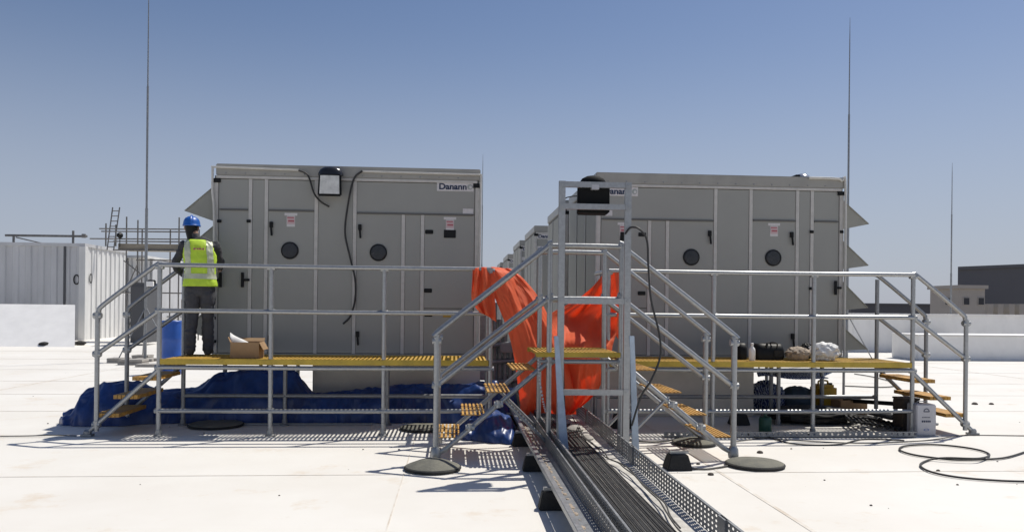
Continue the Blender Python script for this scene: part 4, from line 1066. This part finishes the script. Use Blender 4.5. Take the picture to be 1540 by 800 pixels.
o = g_.build('plastic_wrap', 'plastic', None, loc=c, smooth=60); o.modifiers.new('s', 'SOLIDIFY').thickness = .003; tag(o, 'crumpled clear plastic sticking out of the cardboard box', 'plastic wrap')
DY = 9.95
def bag(px0, px1, yt, label, m='black', d=DY, straps=True, name='tool_bag'):
    x0, x1 = ax(px0, d), ax(px1, d); h = az((px0 + px1) / 2, yt, d) - zk; t = thing(name, ((x0 + x1) / 2, d, zk), label, 'bag')
    mb = MB(); w_ = x1 - x0; rows = []
    for (f, s, yy) in ((0, .95, 1), (.15, 1, 1.05), (.6, 1.0, 1), (.9, .95, .8), (1, .86, .5)):
        r = []
        for k in range(25):
            a = 2 * math.pi * (k % 24) / 24; ca, sa = math.cos(a), math.sin(a)
            x = (x0 + x1) / 2 + w_ / 2 * s * math.copysign(abs(ca) ** .4, ca); y = d + .16 + .15 * yy * math.copysign(abs(sa) ** .4, sa)
            r.append((x + .008 * fn(x * 9, f * 5, y * 9), y + .01 * fn(x * 8, f * 6, 2), zk + h * f + (.02 * fn(x * 6, y * 6, 1) if f > .5 else 0)))
        rows.append(r)
    rows.append([((x0 + x1) / 2 + (v[0] - (x0 + x1) / 2) * .3, d + .16, zk + h * .99) for v in rows[-1]])
    mb.grid(rows); mb.build('bag_body', m, t, smooth=40)
    if straps:
        for q in (-.22, .22):
            MB().tube(smooth_path([((x0 + x1) / 2 + q * w_, d + .05, zk + h * .6), ((x0 + x1) / 2 + q * w_ * .8, d + .0, zk + h * 1.02), ((x0 + x1) / 2 + q * w_ * .3, d + .06, zk + h * 1.08), ((x0 + x1) / 2 + q * w_ * .2, d + .12, zk + h)], 5), .009, 6).build('strap', 'rubber', t)
        MB().box((x0 + x1) / 2 + .03, x1 - .04, d - .008, d + .004, zk + h * .2, zk + h * .6).build('pocket', 'rubber', t, bevel=.004)
bag(1140, 1183, 517, 'wide black fabric tool bag on the right deck')
bag(1113, 1126, 516, 'narrow black case at the left of the tool bag', straps=False, d=10.0, name='tool_case')
bc = at(1131, 540, 9.85)
t = thing('spray_bottle', (bc.x, 9.85, zk), 'small white plastic bottle between the black case and the tool bag', 'bottle')
MB().lathe((bc.x, 9.85, zk), [(.036, 0), (.04, .01), (.04, .12), (.034, .15), (.016, .17), (.016, .19)], 16).build('bottle_body', 'white', t)
MB().lathe((bc.x, 9.85, zk + .19), [(.02, 0), (.02, .022), (.012, .028)], 12).build('cap', 'sticker', t)
lump('paper_sack', (ax(1203, 9.9), 9.95, zk), .14, .12, .16, 'tanbag', 'crumpled beige paper sack beside the white plastic bag', 'sack', 2.2, .3)
lump('plastic_bag', (ax(1243, 9.9), 9.95, zk), .17, .13, .215, 'plastic', 'crumpled white plastic bag on the right deck', 'bag', 5.5, .38, 1.9)
lump('foam_pack', (ax(1226, 9.9), 10.15, zk), .07, .08, .2, 'black', 'small dark bundle between the sack and the plastic bag', 'bundle', 7.1, .3)

# ------------------------------------------------------------------ things on the roof
def drum(x, y, r, h, label):
    t = thing('plastic_drum', (x, y, 0), label, 'drum')
    MB().lathe((x, y, .003), [(r * .96, 0), (r, .03), (r, h * .3), (r * 1.03, h * .33), (r, h * .36), (r, h * .64), (r * 1.03, h * .67), (r, h * .7), (r, h * .95), (r * .96, h)], 28).build('drum_body', 'bluedrum', t)
    MB().lathe((x, y, h + .003), [(r * 1.02, -.04), (r * 1.03, 0), (r * .97, .012), (r * .3, .014)], 28).build('lid', 'bluedrum', t)
D_ = 18.0; drum(ax(259, D_), D_, .21, az(259, 483, D_), 'blue plastic drum standing behind the left stair')
# square tin with print by the right stair
d_ = 9.5; x0, x1 = ax(1380, d_), ax(1410, d_); zt_ = az(1395, 608, d_)
t = thing('square_tin', ((x0 + x1) / 2, d_, 0), 'silver square tin with dark print beside the right stair', 'tin')
MB().box(x0, x1, d_, d_ + .22, .003, zt_).build('tin_body', 'tin', t, bevel=.012)
MB().tube(smooth_path([((x0 + x1) / 2 - .06, d_ + .11, zt_), ((x0 + x1) / 2 - .05, d_ + .11, zt_ + .025), ((x0 + x1) / 2 + .05, d_ + .11, zt_ + .025), ((x0 + x1) / 2 + .06, d_ + .11, zt_)], 4), .005, 6).build('handle', 'galv', t)
mb = MB(); xc = (x0 + x1) / 2
for k in range(5): mb.box(xc - .06 + k * .024, xc - .06 + k * .024 + .017, d_ - .003, d_ - .0015, zt_ * .44, zt_ * .50)
for k in range(6): mb.box(xc - .055 + k * .018, xc - .055 + k * .018 + .010, d_ - .003, d_ - .0015, zt_ * .58, zt_ * .61)
for a in range(9): 
    an = math.pi * (.05 + .9 * a / 8); mb.box(xc + .035 * math.cos(an) - .005, xc + .035 * math.cos(an) + .005, d_ - .003, d_ - .0015, zt_ * .75 + .04 * math.sin(an), zt_ * .75 + .04 * math.sin(an) + .012)
mb.box(xc - .03, xc + .03, d_ - .003, d_ - .0015, zt_ * .76, zt_ * .79)
mb.build('tin_print', 'navy', t, smooth=0)
mb = MB()
for a in range(10): 
    an = math.pi * 2 * a / 10; mb.box(xc + .03 * math.cos(an) - .006, xc + .03 * math.cos(an) + .006, d_ - .003, d_ - .0015, zt_ * .2 + .012 * math.sin(an), zt_ * .2 + .012 * math.sin(an) + .006)
mb.build('tin_print', 'bluedrum', t, smooth=0)
x0, x1 = ax(1360, 9.75), ax(1378, 9.75)
t = thing('metal_box', (x0, 9.75, 0), 'dark brown steel box behind the last post of the right platform', 'box')
MB().box(x0, x1 + .06, 9.75, 10.0, .003, az(1370, 602, 9.75)).build('box_body', 'rust', t, bevel=.008)
MB().box(x0 - .005, x1 + .065, 9.745, 10.005, az(1370, 602, 9.75) + .001, az(1370, 599, 9.75)).build('lid', 'rust', t, bevel=.004)
# green canister
gc = gr(1154, 652)
t = thing('gas_canister', (gc.x, gc.y, 0), 'small dark green canister in front of the right platform', 'canister')
MB().lathe((gc.x, gc.y + .07, .003), [(.075, 0), (.08, .012), (.08, .17), (.07, .195), (.03, .21), (.022, .215), (.022, .235), (.006, .24)], 20).build('can_body', 'green', t)
MB().tube(smooth_path([(gc.x - .06, gc.y + .07, .2), (gc.x - .04, gc.y + .07, .25), (gc.x + .04, gc.y + .07, .25), (gc.x + .06, gc.y + .07, .2)], 4), .004, 6).build('handle', 'black', t)
# small rubber blocks
p_ = gr(1023, 708); sleeper(p_.x, p_.y + .1, 'black rubber block on the striped shadow right of the tray', .25, .17, 'loose rubber blocks on the roof', .22)
p_ = gr(937, 645); sleeper(p_.x, p_.y + .1, 'black rubber block behind the right bridge stair in shade', .26, .22, 'loose rubber blocks on the roof', .2)
p_ = gr(1115, 640); sleeper(p_.x, p_.y + .1, 'black rubber block left of the green canister', .26, .17, 'loose rubber blocks on the roof', .2)
# pile of offcut gratings
gp = [(1240, 1315, 632, .02, .25), (1275, 1350, 645, .05, -.3), (1300, 1362, 640, .10, .5)]
for k, (pa, pb, py, z, rz) in enumerate(gp):
    c = gr((pa + pb) / 2, py); L_ = .62
    t = thing('grating_panel', (c.x, c.y, z), ['dark offcut of grating at the left of the pile under the right platform', 'dark offcut of grating lying across the front of the pile', 'dark offcut of grating tilted on top of the pile'][k], 'grating', 'grating offcuts piled under the right platform')
    for q in range(11):
        MB().box(-.31 + q * .062 - .012, -.31 + q * .062 + .012, -.28, .28, -.018, .018).build('slat', 'darkgrate', None, loc=(0, 0, 0), smooth=0)
        o = [o for o in COL.objects if o.name.startswith('slat') and o.parent is None][-1]; o.parent = t
    for yy in (-.2, .2):
        o = MB().box(-.32, .32, yy - .01, yy + .01, -.0165, .0165).build('cross_bar', 'darkgrate', None, smooth=0); o.parent = t
    t.rotation_euler = (R(6) if k == 2 else R(2), R(7) if k else R(2), rz); t.location.z = z + .04
# under the right platform
lump('blue_tarp', (ax(1158, 11.6), 11.7, 0), .24, .3, .44, 'tarpstripe', 'crumpled blue and white striped sheet under the right unit', 'tarp', 3.0, .35, 3)
hb = MB().grid(lerp_rows([[at(1138, 556, 11.6), at(1180, 555, 11.6), at(1255, 559, 11.6)], [at(1140, 566, 11.4), at(1185, 562, 11.3), at(1240, 566, 11.3)], [at(1138, 561, 11.3), at(1190, 570, 11.1), at(1246, 569, 11.1)]], 16, 30))
o = hb.build('blue_sheet', 'tarpstripe', None, loc=at(1180, 560, 11.3), smooth=60); o.modifiers.new('s', 'SOLIDIFY').thickness = .01; tag(o, 'blue striped sheet hung below the right unit', 'tarp')
lump('covered_machine', (ax(1205, 11.5), 11.6, 0), .27, .25, .40, 'tealbox', 'grey blue covered bundle between the striped sheet and the yellow can', 'bundle', 9.0, .15, 2)
t = thing('jerrycan', (ax(1245, 11.3), 11.3, 0), 'yellow plastic jerrycan under the right unit', 'jerrycan')
jx0, jx1 = ax(1231, 11.3), ax(1262, 11.3)
MB().box(jx0, jx1, 11.3, 11.6, .01, az(1245, 579, 11.3)).build('can_body', 'yelbox', t, bevel=.045)
MB().tube(smooth_path([(jx0 + .08, 11.45, az(1245, 580, 11.3)), (jx0 + .09, 11.45, az(1245, 574, 11.3)), (jx1 - .1, 11.45, az(1245, 574, 11.3)), (jx1 - .09, 11.45, az(1245, 580, 11.3))], 4), .014, 8).build('handle', 'yelbox', t)
MB().lathe((jx1 - .05, 11.45, az(1245, 580, 11.3)), [(.03, 0), (.03, .03)], 12).build('cap', 'black', t)
carton(ax(1266, 11), ax(1306, 11), 11.0, 11.3, .003, az(1290, 602, 11), 'low open cardboard carton under the right deck', False)
t = thing('steel_angle', (ax(1340, 10.6), 10.6, 0), 'long black steel angle leaning under the right stair', 'steel bar')
p0, p1 = at(1268, 599, 11.2), at(1372, 606, 9.95)
MB().bar(p0, p1, .05, .006).bar(p0 + Vector((0, 0, -.028)), p1 + Vector((0, 0, -.028)), .006, .05).build('bar', 'black', t, smooth=0)
lump('black_sheet', (ax(1225, 10.6), 10.7, 0), .55, .35, .22, 'rubber', 'black plastic sheet heaped behind the grating pile', 'sheet', 4.4, .3, 3)
lump('black_sheet', (ax(1198, 12.2), 12.3, 0), .75, .35, .20, 'bluetarp', 'dark blue folded sheet lying below the right unit', 'sheet', 6.4, .25, 3)
# coil of black hose on the right
Z_ = .016
hose = [gr(1545, 678, Z_), gr(1515, 687, Z_), gr(1487, 690, Z_), gr(1440, 691, Z_), gr(1405, 688, Z_), gr(1372, 683, Z_), gr(1353, 676, Z_), gr(1362, 670, Z_), gr(1400, 668, Z_), gr(1440, 671, Z_), gr(1475, 677, Z_), gr(1488, 684, Z_), gr(1470, 689, Z_ + .03), gr(1425, 688, Z_ + .03), gr(1398, 691, Z_), gr(1384, 699, Z_), gr(1400, 709, Z_), gr(1440, 717, Z_), gr(1500, 722, Z_), gr(1560, 724, Z_)]
hang('hose', hose, .0105, 'cable', 'loosely coiled black hose on the white roof at right', 'hose')
def groundcable(pts, r, label, m='cable'): hang('ground_cable', [gr(x, y, r + .003) for x, y in pts], r, m, label)
groundcable([(1100, 664), (1150, 659), (1200, 662), (1300, 666), (1390, 662), (1440, 655), (1470, 654), (1540, 655)], .006, 'thin dark cable along the foot of the right platform', 'cable2')
groundcable([(1120, 650), (1138, 658), (1150, 655), (1175, 663), (1205, 668), (1260, 668), (1300, 660), (1360, 662)], .008, 'thin tangled wire by the green canister')
groundcable([(940, 662), (985, 664), (1015, 660), (1045, 651)], .009, 'black cable under the right bridge stair')
groundcable([(1040, 704), (1062, 705), (1090, 701), (1105, 697)], .009, 'short grey cable from the rubber block to the right pad', 'cable2')
groundcable([(0, 655.5), (40, 655), (80, 654), (115, 655)], .006, 'thin brown wire along the roof seam at the far left', 'cable2')
hang('ground_cable', [gr(1285, 562, .02), gr(1310, 566, .02), gr(1338, 573, .02), (gr(1345, 580, .02)), gr(1320, 582, .02), gr(1268, 580, .02)], .012, 'cable2', 'thin grey wire looping on the roof behind the right deck', 'cable')
# crumbs and pebbles
mb = MB()
for (px, py, s) in ((1411, 708, .02), (1440, 729, .012), (1143, 681, .035), (1069, 714, .03), (1050, 698, .02), (1466, 608, .05), (1491, 608, .04), (600, 676, .012), (546, 676, .01), (72, 637, .012), (105, 622, .015), (1190, 675, .012), (1500, 694, .01), (1310, 760, .012), (1240, 722, .01), (420, 745, .008)):
    c = gr(px, py); mb.lathe((c.x, c.y, .002), [(s, 0), (s * .9, s * .4), (s * .4, s * .7)], 7)
rnd = random.Random(5)
for k in range(110):
    y = 5 + rnd.random() ** 1.5 * 18; x = rnd.uniform(-10, 12); s = rnd.uniform(.002, .006) * (1 + y * .05)
    mb.lathe((x, y, .002), [(s, 0), (s * .9, s * .35), (s * .3, s * .6)], 5, sy=rnd.uniform(.7, 1.6))
o = mb.build('roof_debris', 'rust', None, smooth=0); o['kind'] = 'stuff'
# pallet with tools far right
pc_ = gr(1408, 531)
t = thing('pallet', (pc_.x, pc_.y, 0), 'low wooden pallet near the long right parapet', 'pallet')
for k in range(5): MB().box(pc_.x - .9, pc_.x + .9, pc_.y + k * .24, pc_.y + k * .24 + .16, .13, .16).build('slat', 'wood', t, smooth=0)
for k in range(3): MB().box(pc_.x - .88 + k * .8, pc_.x - .72 + k * .8, pc_.y, pc_.y + 1.12, .003, .129).build('bearer', 'wood', t, smooth=0)
lump('black_sheet', (pc_.x - .1, pc_.y + .5, .162), .75, .4, .42, 'rubber', 'black tools and plastic heaped on the far pallet', 'tools', 12.0, .6, 4)

# ------------------------------------------------------------------ lightning rods
def rod(px_base, Y, px_top, py_top, label, pavers=True):
    base = at(px_base, 460, Y); base.z = 0; top = at(px_top, py_top, Y); h = top.z
    t = thing('lightning_rod', base, label, 'lightning rod', 'lightning rods on tripods')
    x = base.x
    MB().tube([(x, Y, .05), (x, Y, h * .40)], .038, 10).build('lower_pole', 'galvdark', t)
    MB().tube([(x, Y, h * .395), (x, Y, h * .72)], .028, 10).build('middle_pole', 'galvdark', t)
    MB().tube([(x, Y, h * .715), (x, Y, h * .93), (x, Y, h)], [.02, .014, .005], 8).build('tip', 'galvdark', t)
    for k in range(3):
        a = math.radians(90 + 120 * k + 25); fx_, fy_ = x + .75 * math.cos(a), Y + .75 * math.sin(a)
        MB().tube([(x, Y, 1.45), (fx_, fy_, .12)], .016, 8).build('leg', 'galvdark', t)
        if pavers:
            for j in range(2): MB().box(fx_ - .22, fx_ + .22, fy_ - .22, fy_ + .22, .004 + j * .062, .062 + j * .062).build('paver', 'concrete', t, bevel=.008)
    if pavers: MB().box(x - .25, x + .25, Y - .25, Y + .25, .004, .07).build('paver', 'concrete', t, bevel=.008)
rod(219, 22, 224.5, -30, 'tall lightning rod at left, beside the worker and the shed')
rod(1274, 22.5, 1280, 27, 'tall lightning rod behind the hoods of the right unit')
rod(1430, 33, 1430, 245, 'thin lightning rod behind the right parapet, farthest right')
rod(724, 40, 724.5, 232, 'very thin lightning rod just right of the left unit', False)

# ------------------------------------------------------------------ scaffold, far left
SY = 33.0
sc_ = thing('scaffold_tower', (ax(200, SY), SY, 0), 'tube scaffold with a boarded platform behind the worker', 'scaffold')
def sx_(px, d=SY): return ax(px, d, 380)
for px, top in ((159, 336), (174, 338)):
    tag(MB().tube([(ax(px, 35.5, 380), 35.5, SH + .135), (ax(px, 35.5, 380), 35.5, az(px, top, 35.5))], .034, 8).build('standard', 'steel', sc_))
for px, top in ((190, 326), (207, 331), (269, 327)):
    for dd in (0,):
        MB().tube([(sx_(px), SY + dd, .02), (sx_(px), SY + dd, az(px, top, SY))], .03, 8).build('standard', 'steel', sc_)
for px, top in ((196, 345), (240, 345), (285, 345)):
    MB().tube([(sx_(px), SY + 1.2, .02), (sx_(px), SY + 1.2, az(px, top, SY + 1.2))], .03, 8).build('standard', 'steel', sc_)
for py, a, b, d in ((344, 149, 290, SY - .06), (348, 152, 290, SY + 1.14), (359, 135, 290, SY - .06), (363, 170, 290, SY + 1.14), (376, 170, 290, SY - .06), (391, 205, 290, SY - .06), (440, 185, 275, SY - .06)):
    MB().tube([(sx_(a, d), d, az(a, py, d)), (sx_(b, d), d, az(b, py + 1, d))], .026, 8).build('ledger', 'steel', sc_)
for (pa, ya), (pb, yb) in (((186, 392), (222, 420)), ((207, 397), (188, 440)), ((190, 500), (215, 440)), ((222, 455), (240, 540))):
    MB().tube([at(pa, ya, SY - .1), at(pb, yb, SY - .1)], .024, 8).build('brace', 'steel', sc_)
for k in range(5):
    z = az(230, 377, SY); MB().box(sx_(178), sx_(292), SY + .02 + k * .24, SY + .24 + k * .24, z + .03, z + .07).build('board', 'wood', sc_, smooth=0)
MB().box(sx_(178), sx_(292), SY - .03, SY + .015, az(230, 377, SY) + .03, az(230, 367, SY)).build('toe_board', 'wood', sc_, smooth=0)
LY = 35.2
ld = thing('ladder', (sx_(155), LY, SH + .13), 'steel ladder rising above the scaffold platform', 'ladder')
pa0, pa1 = at(161, 376, LY), at(169.5, 312, LY + .3); pb0, pb1 = at(171, 376, LY), at(180, 312, LY + .3)
MB().tube([pa0, pa1], .028, 8).build('stile', 'steel', ld); MB().tube([pb0, pb1], .028, 8).build('stile', 'steel', ld)
for k in range(8):
    f = (k + .6) / 8.3; MB().tube([pa0.lerp(pa1, f), pb0.lerp(pb1, f)], .02, 6).build('rung', 'steel', ld)
t = thing('site_lamp', at(180, 362, SY - .2), 'round black site lamp on a stand by the scaffold boards', 'lamp')
c = at(180, 354, SY - .2); MB().lathe((c.x, c.y, c.z), [(.05, -.12), (.10, -.06), (.12, .04), (.10, .06)], 16, 'Y').build('lamp_head', 'black', t)
MB().tube([(c.x, c.y + .02, c.z - .1), (c.x, c.y + .02, az(180, 372, SY - .2))], .018, 6).build('stem', 'black', t)
t = thing('pipe_barrier', (ax(70, 35), 35, SH), 'thin steel pipe rail standing above the corrugated shed roof', 'pipe rail')
MB().tube([at(8, 354, 35), at(131, 355.5, 35)], .05, 8).build('pipe', 'steel', t)
for px in (19.5, 109): MB().tube([(ax(px, 35), 35, SH), (ax(px, 35), 35, az(px, 353 if px < 50 else 347, 35))], .05, 8).build('upright', 'steel', t)
MB().tube([at(24, 357, 35), at(85, 371, 35)], .025, 6).build('stay', 'steel', t)
c = at(126, 354.5, 34.8); MB().lathe((c.x, c.y, c.z - .09), [(.08, 0), (.1, .05), (.08, .16)], 10).build('clamp', 'steel', t)
# bits at foot of the upstand and scaffold
for k, (px, py) in enumerate(((67, 521), (86, 520), (105, 520.5), (121, 519))):
    c = gr(px, py); lump('support_block', (c.x, c.y, 0), .18, .15, .16, 'rubber', ['black block at the foot of the white upstand, leftmost of four', 'black block at the foot of the white upstand, second from left', 'black block at the foot of the white upstand, third from left', 'black block by the shed corner, rightmost of four'][k], 'block', k * 3.3, .2, 2)
t = thing('beam_stack', (ax(240, 38), 38, 0), 'pale stacked beams beyond the left stair', 'beams')
for k in range(3): MB().box(ax(205, 38), ax(285, 38), 38 + k * .1, 38.3 + k * .1, .25 + k * .42, .25 + k * .42 + .22).build('beam', 'white', t)
for px in (210, 250, 280): MB().box(ax(px, 38) - .1, ax(px, 38) + .1, 38.35, 38.6, 0, .95).build('stand', 'galvdark', t)
for k, (px, py) in enumerate(((195, 549), (222, 552), (182, 545), (232, 543))):
    c = gr(px, py); t = thing('paver_stack', (c.x, c.y, 0), ['grey concrete pavers stacked behind the left stair rail', 'flat concrete paver nearest the left stair', 'concrete paver at the left of the rod base', 'concrete paver at the right of the rod base'][k], 'pavers', 'concrete pavers round the left rod')
    for j in range(2 if k == 0 else 1): MB().box(c.x - .3, c.x + .3, c.y, c.y + .45, .004 + j * .07, .066 + j * .07).build('paver', 'concrete', t, bevel=.01)
t = thing('site_lamp', at(226, 427, 21.8), 'small white site lamp clamped to the left rod', 'lamp')
c = at(226, 427, 21.8); MB().box(c.x - .09, c.x + .09, 21.75, 21.83, c.z - .07, c.z + .07).build('lens', 'white', t, bevel=.01)
MB().box(c.x - .11, c.x + .11, 21.84, 21.92, c.z - .09, c.z + .11).build('housing', 'black', t, bevel=.02)
MB().box(ax(219, 21.9), c.x, 21.93, 21.96, c.z - .02, c.z + .02).build('bracket', 'black', t)
# pump station between the units, behind the orange sheet
ps = thing('pipe_station', (.4, 11.6, 0), 'grey valve and pipe assembly between the units', 'pipework')
MB().box(ax(716, 11.4), ax(738, 11.4), 11.4, 11.9, .5, az(727, 472, 11.4)).build('panel_box', 'galvdark', ps, bevel=.02)
for k, (px, a, b) in enumerate(((744, 640, 455), (752, 640, 480), (760, 640, 500), (768, 640, 520), (775, 640, 530))):
    MB().tube([(ax(px, 12), 12, .02), (ax(px, 12), 12, az(px, b, 12))], .04, 10).build('pipe', 'galvdark', ps)
for py in (520, 545, 575): MB().tube([at(738, py, 11.95), at(780, py - 4, 11.95)], .035, 10).build('pipe', 'galvdark', ps)
MB().box(ax(752, 11.9), ax(778, 11.9), 11.85, 12.1, az(760, 530, 11.9), az(760, 515, 11.9)).build('valve_body', 'galvdark', ps, bevel=.02)
